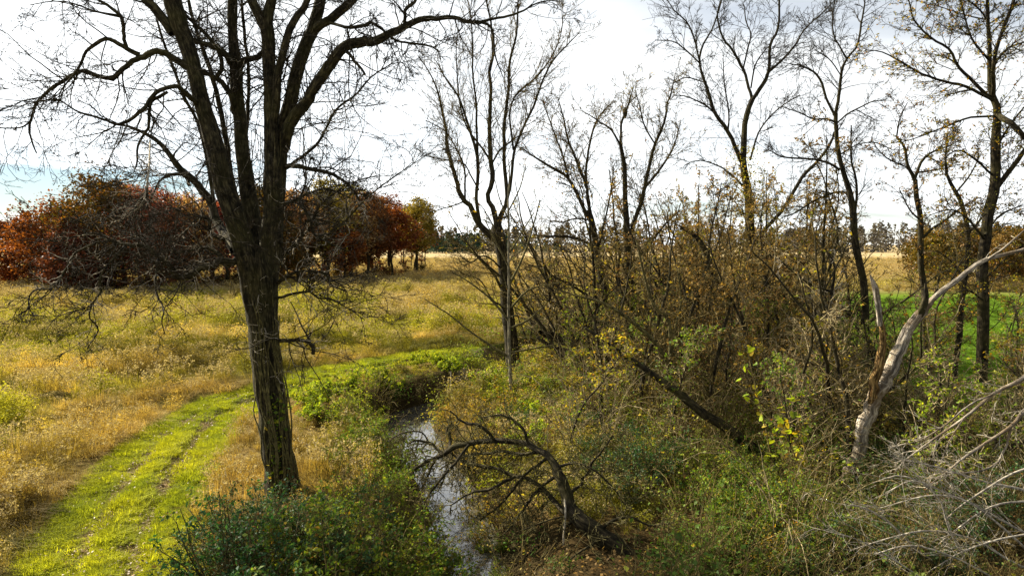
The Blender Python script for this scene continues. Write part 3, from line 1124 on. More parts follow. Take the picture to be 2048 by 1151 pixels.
class Traced:
    def __init__(self, name, label, cat, base, mat, twig_mat, seed=1, group=None):
        self.root = empty(name, base, label, cat, group)
        self.base = np.asarray(base, float)
        self.mat = mat
        self.twig_mat = twig_mat
        self.rng = np.random.default_rng(seed)
        self.limbs = []
        self.axes = []

    def limb(self, path, name='limb', sides=8, rough=0.03, mat=None, cap=False, twiggy=1.0, wob=0.0, label=None, bend=None):
        p, r = path
        p = p.copy()
        uv = p[0, [0, 2]] - np.array([0, CAM_H])
        uv = uv / p[0, 1]
        if self.axes:
            A = np.concatenate([a for a, _ in self.axes])
            Ar = np.concatenate([b_ for _, b_ in self.axes])
            d2 = np.hypot(A[:, 0] / A[:, 1] - uv[0], (A[:, 2] - CAM_H) / A[:, 1] - uv[1])
            i = int(np.argmin(d2))
            if d2[i] < (Ar[i] * 1.6 + 0.15) / A[i, 1]:
                k0 = A[i, 1] / p[0, 1]
                s_ = np.clip(np.linspace(0, 1, len(p)) / .35, 0, 1)
                kk = 1 + (k0 - 1) * (1 - s_) ** 2
                c0 = np.array([0, 0, CAM_H])
                p = c0 + (p - c0) * kk[:, None]
        if name == 'limb':
            r = r * .78
        elif name == 'stem' or len(self.axes) == 0:
            r = r * .88
        if name in ('limb', 'stem', 'branch', 'branch_body', 'trunk') and len(p) > 8:
            kn = self.rng.normal(0, 1, (len(p), 3))
            kn = (kn + np.roll(kn, 1, 0) + np.roll(kn, -1, 0)) / 1.73
            kn[:2] = 0
            p = p + kn * np.minimum(r, .11)[:, None] * (.32 if name == 'limb' else .18)
        self.axes.append((p, r))
        if wob:
            p = p.copy()
            nz = self.rng.normal(0, 1, p.shape) * r[:, None] * wob
            nz[0] = 0
            p += nz
        b = MB()
        b.tubes(p[None], r[None], sides, rough, self.rng, cap)
        o = b.build(name, mat or self.mat, self.root, self.base)
        if label:
            o['label'] = label
        if twiggy > 0:
            self.limbs.append((p, r, twiggy))
        return o

    def crown(self, per_m=2.0, l1=(0.8, 2.0), a1=(30, 70), trop1=0.02, wig1=0.16, n2=5, l2=(0.3, 0.5), n3=4, l3=(0.35, 0.6), trop2=0.0, rmin=0.006,
              t=(0.15, 1.0), tvec=(0, 0, 1.0), leaf=None, leaf_n=0, leaf_size=0.08, max_r=None, name='crown', rfac=0.45, n4=0):
        rng = self.rng
        if not self.limbs:
            return None
        PP, RR = resample([(p, r) for p, r, _ in self.limbs])
        tw = np.array([x for _, _, x in self.limbs])
        cnt = np.maximum(1, (lengths(PP) * per_m * tw)).astype(int)
        RRc = np.minimum(RR, max_r) if max_r else RR
        p1, r1 = grow(rng, PP, RRc, cnt, t, l1, angle=a1, m=8, wig=wig1, trop=trop1, rfac=rfac, rmin=rmin * 1.6, tvec=tvec)
        vv = (p1[:, 0, 2] - CAM_H) / p1[:, 0, 1]
        keep = (vv < .46) | (rng.random(len(p1)) < .2)          # far above the frame the crown thins out
        p1, r1 = p1[keep], r1[keep]
        p2, r2 = grow(rng, p1, r1, n2, (0.2, 1), l2, rel=True, angle=(25, 65), m=5, wig=wig1 * 1.1, trop=trop2, rfac=0.62, rmin=rmin * 1.2, tvec=tvec)
        p3, r3 = grow(rng, p2, r2, n3, (0.2, 1), l3, rel=True, angle=(25, 60), m=3, wig=wig1, trop=trop2, rfac=0.65, rmin=rmin, tvec=tvec)
        b = MB()
        b.tubes(p1, r1, 4)
        b.tubes(p2, r2, 3)
        b.tubes(p3, r3, 3)
        lastp = p3
        if n4:
            p4, r4 = grow(rng, p3, r3, n4, (0.2, 1), (0.4, 0.7), rel=True, angle=(25, 60), m=3, wig=wig1, rfac=0.7, rmin=rmin * 0.9)
            b.tubes(p4, r4, 3)
        o = b.build(name, self.twig_mat, self.root, self.base)
        if leaf and leaf_n:
            lp = sample_on(rng, lastp, 1)
            if len(lp) > leaf_n:
                lp = lp[rng.choice(len(lp), leaf_n, replace=False)]
            lb = MB()
            lb.leaves(lp, leaf_size * rng.uniform(0.6, 1.3, len(lp)), rng, droop=0.4)
            lb.build('foliage', leaf, self.root, self.base, False)
        return o


def hero_tree():
    Y = 21.3
    T = Traced('large_bare_tree', 'massive many-stemmed bare tree beside the mown track, vines on its trunk', 'tree', G(567, 1000), M['bark_hero'], M['twig_dark'], 3)
    tr = lambda pts, w, d=0.0, **k: trace(pts, Y + d, w, **k)
    T.limb(tr([(572, 1030, -.3), (567, 990, -.1), (558, 920), (549, 840), (540, 770), (531, 700), (526, 640), (522, 590), (517, 540), (512, 500)], [150, 88, 68, 64, 64, 66, 66, 72, 76, 60], n=40), 'trunk', 28, 0.035, twiggy=0)
    # main stems
    T.limb(tr([(520, 640), (503, 560), (484, 480), (464, 420), (450, 385), (434, 313), (420, 258), (406, 208), (388, 139), (367, 70), (346, 0), (330, -80), (310, -190)], [52, 54, 50, 46, 44, 42, 38, 35, 33, 36, 38, 30, 16], -.4, n=40), 'stem', 20, 0.03, twiggy=.5)
    T.limb(tr([(345, 66), (318, 25), (289, 0), (250, -60), (200, -140)], [22, 20, 18, 12, 5], -.4), 'stem', 10, twiggy=1)
    T.limb(tr([(512, 560), (507, 480), (500, 400), (486, 313), (478, 208), (471, 139), (464, 70), (465, 0), (468, -90), (462, -200)], [38, 38, 36, 31, 28, 27, 21, 21, 16, 8], 1.0, n=34), 'stem', 16, 0.03, twiggy=.5)
    T.limb(tr([(528, 600), (540, 500), (545, 400), (543, 313), (541, 243), (540, 139), (536, 80), (532, 45), (542, 0), (556, -80), (565, -200)], [52, 48, 42, 36, 30, 28, 29, 28, 21, 15, 6], .1, n=38), 'stem', 20, 0.03, twiggy=.5)
    T.limb(tr([(533, 60), (518, 30), (503, 0), (480, -60), (470, -150)], [22, 22, 20, 14, 5], .1), 'stem', 10)
    T.limb(tr([(538, 560), (548, 460), (556, 380), (560, 313), (570, 243), (587, 174), (608, 104), (626, 58), (643, 0), (655, -70), (680, -170)], [40, 38, 36, 34, 30, 29, 28, 26, 24, 16, 6], .35, n=36), 'stem', 18, 0.03, twiggy=.6)
    T.limb(tr([(548, 250), (553, 195), (557, 146), (570, 94), (585, 42), (612, 7), (640, -60), (660, -130)], [18, 19, 18, 17, 16, 14, 9, 4], -.3), 'stem', 12)
    T.limb(tr([(566, 300), (587, 240), (612, 202), (643, 156), (667, 122), (690, 97), (720, 84), (754, 80), (789, 63), (817, 49), (845, 38), (879, 33), (914, 36), (935, 45), (963, 43), (980, 52), (987, 70), (990, 110), (1004, 150)], [30, 30, 28, 27, 27, 26, 25, 22, 18, 16, 14, 12, 10, 9, 8, 6, 5, 4, 2], -.6, n=56), 'limb', 14, 0.03)
    T.limb(tr([(963, 43), (1015, 33), (1043, 24), (1067, 10), (1098, 2), (1119, 5)], [7, 6, 5, 4, 3, 2], -.6), 'limb', 6)
    T.limb(tr([(628, 62), (655, 38), (702, 0), (760, -55), (820, -100)], [22, 22, 20, 12, 5], -.2), 'limb', 10)
    T.limb(tr([(650, 44), (672, 49), (695, 54), (733, 49), (744, 45), (768, 63), (799, 82), (858, 92), (880, 105)], [9, 9, 9, 9, 8, 7, 6, 5, 3], -.9), 'limb', 6)
    T.limb(tr([(808, 52), (810, 38), (813, 17), (831, 0), (850, -50)], [9, 9, 9, 8, 4], -.7), 'limb', 6)
    T.limb(tr([(692, 100), (705, 118), (716, 129), (730, 150)], [8, 8, 7, 6], -1.0), 'limb', 6, twiggy=.6)
    # left limbs
    T.limb(tr([(384, 140), (368, 129), (348, 115), (323, 104), (306, 101), (285, 111), (271, 116), (250, 136), (226, 156), (205, 153), (167, 143), (146, 149), (118, 163), (94, 184), (73, 205), (64, 236), (59, 264), (66, 290), (73, 306)], [20, 19, 17, 16, 16, 16, 14, 13, 12, 11, 10, 9, 9, 8, 7, 6, 5, 4, 3], -1.2, n=56), 'limb', 12, 0.03)
    T.limb(tr([(64, 240), (45, 254), (20, 257), (-20, 254)], [5, 4, 4, 3], -1.2), 'limb', 6)
    T.limb(tr([(280, 110), (257, 101), (236, 90), (212, 79), (188, 90), (170, 111), (153, 143), (132, 167), (118, 188)], [13, 12, 11, 10, 9, 7, 6, 4, 3], -1.4), 'limb', 8)
    T.limb(tr([(254, 101), (250, 80), (247, 63), (241, 31), (220, 14), (198, 0), (160, -30)], [10, 9, 9, 9, 8, 7, 3], -1.4), 'limb', 8)
    T.limb(tr([(240, 31), (195, 24), (153, 9), (111, 3), (60, 10)], [5, 5, 4, 3, 2], -1.5), 'limb', 6)
    T.limb(tr([(400, 215), (386, 202), (368, 184), (351, 176), (334, 176), (313, 184), (295, 198), (288, 216), (268, 233), (243, 247), (226, 247), (195, 236), (160, 226), (132, 209), (108, 198), (70, 203), (0, 198)], [16, 15, 13, 12, 11, 11, 10, 10, 9, 9, 7, 6, 5, 4, 4, 3, 2], -1.8, n=50), 'limb', 10)
    T.limb(tr([(335, 184), (318, 194), (302, 205), (297, 236), (295, 257), (278, 288), (273, 323), (268, 345)], [8, 9, 8, 8, 7, 6, 5, 2], -1.5), 'limb', 8)
    T.limb(tr([(470, 500), (440, 450), (420, 400), (395, 372), (365, 345), (334, 302), (302, 275), (257, 252), (226, 246)], [24, 22, 21, 19, 17, 13, 10, 7, 4], 1.6), 'limb', 10)
    T.limb(tr([(430, 420), (415, 330), (393, 243), (368, 195), (348, 139), (323, 70), (313, 35), (300, -30)], [10, 9, 8, 8, 7, 6, 5, 3], 1.8), 'limb', 6)
    T.limb(tr([(484, 470), (470, 380), (455, 313), (441, 222), (425, 150), (405, 95), (385, 40), (376, 0), (365, -60)], [18, 16, 14, 12, 11, 10, 8, 7, 4], 1.8), 'limb', 8)
    T.limb(tr([(487, 318), (494, 260), (497, 160), (490, 70), (481, 0), (478, -70)], [9, 9, 8, 8, 7, 4], 1.6), 'limb', 6)
    T.limb(tr([(468, 225), (462, 209), (448, 174), (431, 156), (410, 146), (395, 140)], [15, 15, 13, 12, 10, 8], .6), 'limb', 8)
    T.limb(tr([(431, 156), (443, 136), (438, 104), (424, 80), (410, 66), (379, 38), (360, 20)], [11, 11, 10, 10, 9, 8, 6], .3), 'limb', 8)
    T.limb(tr([(462, 128), (448, 105), (425, 92), (395, 82), (382, 78)], [16, 15, 13, 12, 11], .3), 'limb', 8)
    T.limb(tr([(478, 136), (495, 120), (512, 114), (528, 98)], [16, 15, 14, 14], .5), 'limb', 8, twiggy=.3)
    # low left limb with drooping dead tips
    T.limb(tr([(480, 522), (452, 522), (434, 525), (406, 535), (382, 551), (358, 554), (340, 532), (318, 511), (300, 499), (288, 491), (257, 488), (226, 484), (195, 467), (156, 472), (104, 484)], [22, 20, 18, 18, 18, 18, 15, 13, 12, 11, 9, 7, 5, 4, 2], -1.5, n=46), 'limb', 10, 0.04, twiggy=2.0)
    T.limb(tr([(222, 481), (190, 486), (167, 498), (146, 512), (130, 540), (118, 561), (104, 575), (66, 582), (56, 602), (60, 620), (73, 634)], [6, 5, 5, 5, 5, 5, 4, 4, 4, 3, 2], -2.2), 'limb', 6, twiggy=1.3)
    T.limb(tr([(252, 489), (228, 515), (205, 545), (200, 568), (202, 585), (184, 609), (179, 634), (196, 658), (174, 696)], [6, 5, 5, 7, 6, 5, 4, 4, 2], -2.4), 'limb', 6)
    T.limb(tr([(318, 512), (312, 550), (313, 589), (327, 620), (323, 644), (330, 668)], [6, 5, 5, 4, 3, 2], -2.2), 'limb', 6)
    T.limb(tr([(460, 535), (430, 500), (400, 496), (370, 505), (330, 498)], [12, 10, 8, 6, 3], -.6), 'limb', 6, twiggy=1.6)
    T.limb(tr([(452, 480), (423, 470), (421, 440), (405, 432), (380, 452), (360, 480)], [9, 8, 8, 6, 5, 2], -1.2), 'limb', 6, twiggy=1.6)
    T.limb(tr([(300, 280), (298, 330), (288, 400), (262, 425), (240, 440), (200, 450)], [5, 5, 5, 4, 3, 2], -2.6), 'limb', 6, mat=M['twig_pale'])
    T.limb(tr([(378, 370), (370, 352), (340, 350), (318, 365), (305, 390), (290, 420)], [9, 8, 7, 5, 4, 2], .8), 'limb', 6, twiggy=1.4)
    # right limbs
    T.limb(tr([(556, 566), (570, 553), (589, 545), (619, 542), (644, 545), (655, 555), (665, 572), (690, 580)], [11, 9, 8, 7, 7, 6, 5, 3], -.8), 'limb', 8, twiggy=1.4)
    T.limb(tr([(548, 598), (570, 590), (589, 586), (619, 584), (635, 596), (665, 599), (700, 619), (730, 640)], [9, 8, 7, 6, 5, 4, 3, 2], -1.0), 'limb', 6, twiggy=1.2)
    T.limb(tr([(550, 681), (575, 680), (600, 679), (618, 683), (626, 695), (626, 706)], [11, 10, 9, 10, 11, 9], -.9), 'limb', 9, 0.05, cap=True, twiggy=.8)
    T.limb(tr([(624, 690), (615, 672), (605, 655), (592, 625), (582, 603)], [5, 4, 4, 3, 2], -.9), 'limb', 6, twiggy=.6)
    T.limb(tr([(550, 420), (565, 411), (583, 402), (598, 402), (610, 390), (638, 380), (665, 380), (700, 395)], [13, 11, 9, 8, 7, 6, 5, 3], -.5), 'limb', 8, twiggy=1.3)
    T.limb(tr([(598, 402), (610, 420), (619, 441), (628, 466), (656, 484), (690, 500)], [9, 9, 8, 7, 5, 3], -.9), 'limb', 6, twiggy=1.3)
    T.limb(tr([(623, 444), (640, 412), (662, 392), (690, 370)], [7, 6, 5, 3], -.9), 'limb', 6, twiggy=1.3)
    T.limb(tr([(545, 550), (560, 525), (580, 499), (604, 472), (625, 450), (660, 430)], [14, 13, 11, 9, 6, 3], .8), 'limb', 6, twiggy=1.4)
    T.limb(tr([(572, 335), (584, 330), (612, 335), (653, 344), (680, 358), (699, 375), (720, 400), (735, 420)], [14, 13, 11, 9, 8, 7, 5, 3], -.6), 'limb', 8, twiggy=1.2)
    T.limb(tr([(584, 328), (600, 315), (633, 288), (650, 260), (671, 222), (713, 188), (744, 153), (789, 125)], [9, 8, 7, 6, 6, 5, 4, 2], -1.0), 'limb', 6, twiggy=1.1)
    T.limb(tr([(655, 470), (690, 440), (740, 390), (800, 345), (860, 305)], [5, 5, 4, 3, 2], -1.6), 'limb', 6, twiggy=.7)
    T.crown(per_m=4.5, l1=(0.8, 3.7), a1=(30, 80), trop1=0.0, wig1=0.19, n2=6, l2=(0.3, 0.55), n3=5, trop2=-0.01, rmin=0.0078, max_r=0.05)
    # pale dead sprouts on the trunk and low limbs, and the vines that cling to it
    rng = T.rng
    pal = MB()
    low = [(p, r) for p, r, _ in T.limbs[26:]] + [trace([(540, 800), (530, 700), (524, 620), (517, 560)], Y - 0.3, [30], n=12)] * 2
    PP, RR = resample(low)
    p1, r1 = grow(rng, PP, np.minimum(RR, 0.03), np.maximum(2, (lengths(PP) * 6.0).astype(int)), (0.1, 1), (0.4, 1.5), angle=(40, 95), m=9, wig=0.34, trop=-0.03, rfac=.5, rmin=0.008)
    p2, r2 = grow(rng, p1, r1, 3, (0.3, 1), (0.25, 0.5), rel=True, angle=(30, 70), m=5, wig=0.3, rfac=.7, rmin=0.006)
    pal.tubes(p1, r1, 4)
    pal.tubes(p2, r2, 3)
    pal.build('dead_sprouts', M['twig_pale'], T.root, T.base)
    vn = MB()
    for k in range(16):
        x0 = rng.uniform(496, 585)
        top = rng.uniform(560, 700)
        pts = []
        for s in np.linspace(0, 1, 8):
            y = 1000 + (top - 1000) * s
            cx = np.interp(y, [500, 640, 700, 840, 1000], [512, 526, 531, 549, 567])
            off = (x0 - 540) * 0.75 + rng.normal(0, 5)
            off = np.clip(off, -46, 34)
            pts.append((cx + off, y, -0.75 + 0.012 * abs(off)))
        p, r = trace(pts, Y, [4, 3, 2], n=26)
        vn.tubes(p[None], r[None], 4)
    for k in range(34):      # strands hanging from the stems
        x0 = rng.uniform(500, 700)
        y0 = rng.uniform(40, 330)
        p, r = trace([(x0, y0), (x0 + rng.normal(0, 4), y0 + 45), (x0 + rng.normal(0, 7), y0 + rng.uniform(80, 150))], Y + rng.uniform(-.8, .8), [1.6, 1.2], n=10)
        vn.tubes(p[None], r[None], 3)
    vn.build('vine', M['twig_olive'], T.root, T.base)
    lv = MB()
    pts = np.array([P(rng.normal(555, 9), rng.uniform(780, 1000), Y - 0.62) for _ in range(170)])
    lv.leaves(pts, rng.uniform(0.07, 0.16, len(pts)), rng, up=0, aspect=.8)
    lv.build('ivy', M['leaf_mid'], T.root, T.base, False)


hero_tree()


def mid_tree():
    Y = 41.0
    T = Traced('fan_crowned_tree', 'slender dark bare tree with fan-shaped upright crown in the middle', 'tree', G(1030, 755), M['bark_dark'], M['twig_brown'], 5)
    tr = lambda pts, w, d=0.0, **k: trace(pts, Y + d, w, **k)
    T.limb(tr([(1034, 770), (1029, 740), (1024, 690), (1016, 620), (1011, 560), (1004, 510), (998, 475), (994, 450)], [40, 34, 31, 28, 26, 26, 28, 24], n=26), 'trunk', 16, .04, twiggy=.3)
    T.limb(tr([(1000, 490), (985, 474), (956, 443), (938, 411), (925, 396), (909, 348), (897, 295), (892, 257), (886, 222), (872, 174), (855, 139), (835, 110)], [18, 17, 15, 13, 12, 10, 9, 7, 6, 4, 3, 2]), 'limb', 8)
    T.limb(tr([(960, 446), (952, 396), (956, 330), (952, 295), (933, 240), (918, 195), (893, 160), (872, 122)], [10, 9, 9, 8, 6, 5, 4, 2]), 'limb', 8)
    T.limb(tr([(955, 310), (952, 209), (945, 139), (945, 87), (942, 35), (930, -20)], [7, 6, 5, 5, 3, 2]), 'limb', 6)
    T.limb(tr([(994, 455), (987, 415), (975, 396), (985, 358), (980, 313), (978, 243), (982, 174), (978, 139), (985, 104), (985, 70), (980, 35), (973, 0), (970, -60)], [15, 14, 12, 13, 12, 10, 8, 8, 7, 6, 5, 4, 2]), 'limb', 10)
    T.limb(tr([(980, 320), (960, 290), (942, 268), (930, 245), (920, 205), (912, 120), (915, 60)], [6, 5, 5, 4, 4, 3, 2], .4), 'limb', 6)
    T.limb(tr([(996, 455), (1001, 432), (1011, 396), (1010, 313), (1008, 261), (1015, 209), (1018, 156), (1025, 104), (1034, 63), (1036, 0), (1040, -50)], [15, 13, 11, 9, 9, 8, 7, 6, 5, 4, 2]), 'limb', 8)
    T.limb(tr([(1011, 405), (1018, 382), (1029, 302), (1046, 257), (1067, 209), (1084, 167), (1105, 122), (1137, 87), (1161, 63)], [9, 8, 7, 6, 6, 5, 4, 3, 2]), 'limb', 8)
    T.limb(tr([(1027, 300), (1023, 268), (1020, 225), (1032, 188), (1064, 163), (1088, 136), (1116, 87), (1126, 35), (1120, -30)], [6, 6, 5, 5, 5, 4, 3, 2, 2]), 'limb', 6)
    T.limb(tr([(985, 325), (1000, 300), (1020, 283), (1040, 270), (1062, 262)], [5, 5, 4, 3, 2], .3), 'limb', 6)
    T.limb(tr([(930, 400), (928, 334), (907, 288), (890, 262), (850, 240)], [6, 5, 4, 3, 2], .5), 'limb', 6)
    T.limb(tr([(958, 380), (940, 350), (925, 325), (880, 318), (845, 310)], [4, 4, 3, 3, 2], -.4), 'limb', 6)
    T.limb(tr([(930, 402), (910, 410), (893, 415), (858, 425)], [4, 4, 3, 2], -.6), 'limb', 6)
    T.limb(tr([(1002, 575), (985, 545), (963, 522), (942, 502), (914, 488), (886, 456)], [8, 7, 6, 5, 4, 2], -.8), 'limb', 6, mat=M['twig_olive'])
    T.limb(tr([(1000, 535), (983, 518), (965, 512), (942, 524), (920, 512)], [5, 4, 4, 4, 2], -1.2), 'limb', 6)
    T.limb(tr([(1016, 640), (1002, 610), (985, 600), (960, 560), (920, 545)], [5, 5, 4, 3, 2], -.9), 'limb', 6)
    T.crown(per_m=3.3, l1=(1.0, 4.2), a1=(15, 48), trop1=0.05, wig1=0.10, n2=7, l2=(0.25, 0.5), n3=4, trop2=0.03, rmin=0.010, t=(0.2, 1), max_r=.05,
            leaf=M['leaf_rust'], leaf_n=90, leaf_size=0.14)


mid_tree()


def pale_sapling():
    Y = 34.0
    T = Traced('pale_sapling', 'slim pale straight sapling standing in front of the fan-crowned tree', 'tree', G(1024, 810), M['sapling_pale'], M['twig_olive'], 7)
    tr = lambda pts, w, d=0.0, **k: trace(pts, Y + d, w, **k)
    T.limb(tr([(1025, 812), (1021, 750), (1019, 690), (1018, 620), (1018, 540), (1018, 460), (1016, 400), (1019, 350), (1017, 318)], [9, 8, 7, 6.5, 5.5, 5, 4, 3, 2], n=26), 'trunk', 10, .02, twiggy=.5)
    for pts, w in ([[(1014, 712), (980, 690), (950, 670), (900, 630), (850, 598)], [5, 3, 1.6]], [[(1020, 505), (1045, 462), (1068, 425)], [3, 1.5]],
                   [[(1021, 565), (1050, 505), (1070, 440), (1080, 400)], [4, 1.5]], [[(1022, 615), (1060, 578), (1120, 565)], [4, 1.6]],
                   [[(1022, 705), (1075, 695), (1115, 688)], [3, 2]], [[(1016, 530), (990, 480), (970, 440)], [3, 1.5]], [[(1016, 640), (985, 600), (940, 565), (905, 545)], [4, 1.5]],
                   [[(1022, 655), (1055, 640), (1090, 610)], [4, 1.5]], [[(1018, 440), (1000, 400), (990, 360)], [2.5, 1.2]], [[(1018, 420), (1040, 375), (1052, 330)], [2.5, 1.2]]):
        T.limb(tr(pts, [1.7 * q for q in w]), 'limb', 5, mat=M['twig_olive'])
    T.crown(per_m=1.6, l1=(0.5, 1.3), a1=(25, 55), trop1=0.05, n2=3, n3=2, rmin=0.009)


pale_sapling()


def right_trees():
    tr = lambda pts, w, Y, **k: trace(pts, Y, w, **k)
    # C
    Y = 45.0
    T = Traced('bare_tree', 'bare tree with a low arm stretching left over the field, right of the fan-crowned tree', 'tree', G(1218, 730), M['bark_dark'], M['twig_brown'], 11)
    T.limb(tr([(1219, 735), (1216, 660), (1211, 600), (1203, 554), (1193, 495), (1185, 450), (1176, 420)], [20, 18, 17, 16, 14, 14, 12], Y), 'trunk', 12, .05, twiggy=.6)
    for pts, w in ([[(1184, 448), (1157, 396), (1137, 358), (1105, 337), (1071, 316), (1043, 295)], [11, 9, 8, 7, 5, 3]], [[(1137, 358), (1126, 313), (1112, 275), (1095, 229), (1085, 200)], [6, 5, 4, 3, 2]],
                   [[(1182, 430), (1175, 396), (1171, 368), (1150, 313), (1133, 271), (1126, 232), (1116, 195)], [9, 8, 8, 6, 5, 4, 2]], [[(1172, 375), (1175, 313), (1185, 264), (1196, 236), (1220, 209)], [7, 6, 5, 4, 2]],
                   [[(1192, 496), (1171, 484), (1130, 472), (1095, 474), (1067, 469)], [9, 8, 7, 6, 3]], [[(1184, 440), (1150, 437), (1126, 444), (1102, 443), (1096, 462)], [5, 4, 4, 3, 2]],
                   [[(1213, 610), (1175, 590), (1137, 568), (1102, 550), (1088, 534), (1050, 533)], [8, 7, 6, 6, 4, 2]], [[(1196, 500), (1210, 440), (1222, 380), (1228, 330)], [6, 5, 4, 2]]):
        T.limb(tr(pts, w, Y + T.rng.uniform(-.6, .6)), 'limb', 7)
    T.crown(per_m=4.4, l1=(1.0, 3.8), a1=(22, 52), trop1=0.05, wig1=.12, n2=7, n3=4, rmin=0.011, max_r=.05, leaf=M['leaf_rust'], leaf_n=160, leaf_size=.15)
    # D
    Y = 43.0
    T = Traced('bare_tree', 'dark bare tree forking in two with a lump high on its left fork', 'tree', G(1272, 735), M['bark_dark'], M['twig_brown'], 12)
    T.limb(tr([(1274, 740), (1268, 640), (1262, 560), (1255, 500), (1252, 440), (1250, 396), (1248, 334), (1241, 288)], [20, 18, 17, 16, 14, 11, 10, 8], Y), 'trunk', 12, .05, twiggy=.6)
    for pts, w in ([[(1241, 290), (1220, 257), (1196, 240), (1172, 226)], [6, 5, 4, 2]], [[(1241, 290), (1243, 250), (1251, 226), (1260, 198), (1268, 170)], [7, 6, 6, 4, 2]],
                   [[(1258, 480), (1272, 430), (1283, 396), (1296, 341), (1310, 288), (1328, 243), (1335, 209), (1342, 191), (1350, 150)], [12, 11, 11, 9, 8, 6, 5, 4, 2]], [[(1292, 372), (1328, 330), (1349, 288), (1362, 240)], [7, 6, 4, 2]],
                   [[(1310, 288), (1290, 255), (1280, 215), (1270, 180)], [4, 4, 3, 2]], [[(1262, 560), (1290, 500), (1330, 450), (1360, 420)], [8, 6, 5, 3]], [[(1265, 600), (1240, 560), (1215, 530), (1190, 520)], [6, 5, 4, 2]]):
        T.limb(tr(pts, w, Y + T.rng.uniform(-.6, .6)), 'limb', 7)
    b = MB()
    lp = P(1251, 224, Y)
    pts = np.array([lp + np.array([0, 0, z]) for z in (-.35, -.2, 0, .2, .3)])
    b.tubes(pts[None], np.array([[.06, .13, .16, .12, .04]]), 8, .15, T.rng)
    b.build('burl', M['bark_dark'], T.root, T.base)
    T.crown(per_m=4.4, l1=(1.0, 3.8), a1=(22, 52), trop1=0.05, wig1=.12, n2=7, n3=4, rmin=0.011, max_r=.05, leaf=M['leaf_yellow'], leaf_n=500, leaf_size=.12)
    # E
    Y = 52.0
    T = Traced('bare_tree', 'tall forked bare tree whose trunk is wrapped in yellowing creeper', 'tree', G(1497, 695), M['bark_dark'], M['twig_dark'], 13)
    T.limb(tr([(1497, 700), (1497, 620), (1498, 554), (1501, 484), (1497, 396), (1487, 330), (1487, 295), (1490, 250), (1497, 219), (1504, 198)], [26, 23, 22, 21, 18, 15, 13, 12, 11, 11], Y, n=30), 'trunk', 14, .05, twiggy=.4)
    for pts, w in ([[(1504, 200), (1525, 170), (1537, 139), (1539, 94), (1553, 63), (1558, 28), (1558, 0), (1565, -60)], [10, 10, 8, 7, 6, 5, 5, 3]], [[(1535, 146), (1570, 115), (1591, 90), (1606, 62), (1650, 21), (1680, -10)], [7, 6, 5, 4, 3, 2]],
                   [[(1504, 198), (1497, 167), (1487, 139), (1466, 104), (1445, 73), (1435, 35), (1442, 0), (1450, -50)], [8, 7, 7, 6, 5, 4, 3, 2]], [[(1487, 135), (1497, 90), (1501, 66), (1492, 40), (1488, 10)], [4, 4, 3, 3, 2]],
                   [[(1502, 176), (1508, 139), (1519, 115), (1540, 90)], [4, 4, 3, 2]], [[(1489, 330), (1477, 313), (1456, 264), (1431, 226), (1417, 184), (1400, 129), (1407, 87), (1424, 59), (1442, 7), (1450, -40)], [12, 11, 10, 9, 8, 6, 5, 4, 3, 2]],
                   [[(1400, 125), (1379, 52), (1348, 21), (1330, -10)], [5, 4, 3, 2]], [[(1431, 226), (1400, 205), (1369, 193), (1345, 190)], [5, 4, 3, 2]], [[(1400, 127), (1376, 104), (1348, 83), (1310, 80)], [4, 4, 3, 2]],
                   [[(1410, 165), (1372, 155), (1345, 168)], [3, 3, 2]], [[(1500, 505), (1522, 467), (1563, 422), (1584, 387), (1605, 354), (1636, 323), (1661, 288), (1668, 265)], [10, 10, 9, 9, 9, 8, 7, 4]],
                   [[(1456, 262), (1458, 225), (1448, 165), (1446, 120)], [4, 4, 3, 2]], [[(1500, 320), (1520, 260), (1560, 215), (1600, 190)], [5, 4, 3, 2]], [[(1495, 380), (1450, 340), (1400, 320), (1370, 330)], [6, 4, 3, 2]]):
        T.limb(tr(pts, w, Y + T.rng.uniform(-.6, .6)), 'limb', 7)
    T.crown(per_m=3.7, l1=(1.0, 4.4), a1=(25, 60), trop1=0.03, wig1=.13, n2=7, n3=3, rmin=0.0125, max_r=.05)
    rng = T.rng
    lv = MB()
    n = 2600
    yy = rng.uniform(290, 560, n)
    px = np.interp(yy, [290, 396, 484, 560], [1487, 1497, 1501, 1498]) + rng.normal(0, 1, n) * np.interp(yy, [290, 330, 420, 560], [14, 26, 30, 12])
    pts = np.array([P(a, b, Y + c) for a, b, c in zip(px, yy, rng.normal(0, .7, n))])
    lv.leaves(pts, rng.uniform(.08, .2, n), rng, droop=.5)
    lv.build('creeper_leaves', M['leaf_yellow'], T.root, T.base, False)
    # F
    Y = 36.0
    T = Traced('bare_tree', 'thin dark bare tree carrying dense blackish twig clusters near its top', 'tree', G(1728, 795), M['bark_dark'], M['twig_dark'], 14)
    T.limb(tr([(1727, 800), (1729, 762), (1732, 693), (1730, 606), (1723, 547), (1711, 484), (1707, 430), (1700, 385), (1689, 354), (1678, 313), (1673, 261), (1671, 226)], [18, 15, 16, 16, 16, 16, 15, 13, 11, 10, 9, 9], Y, n=34), 'trunk', 12, .05, twiggy=.5)
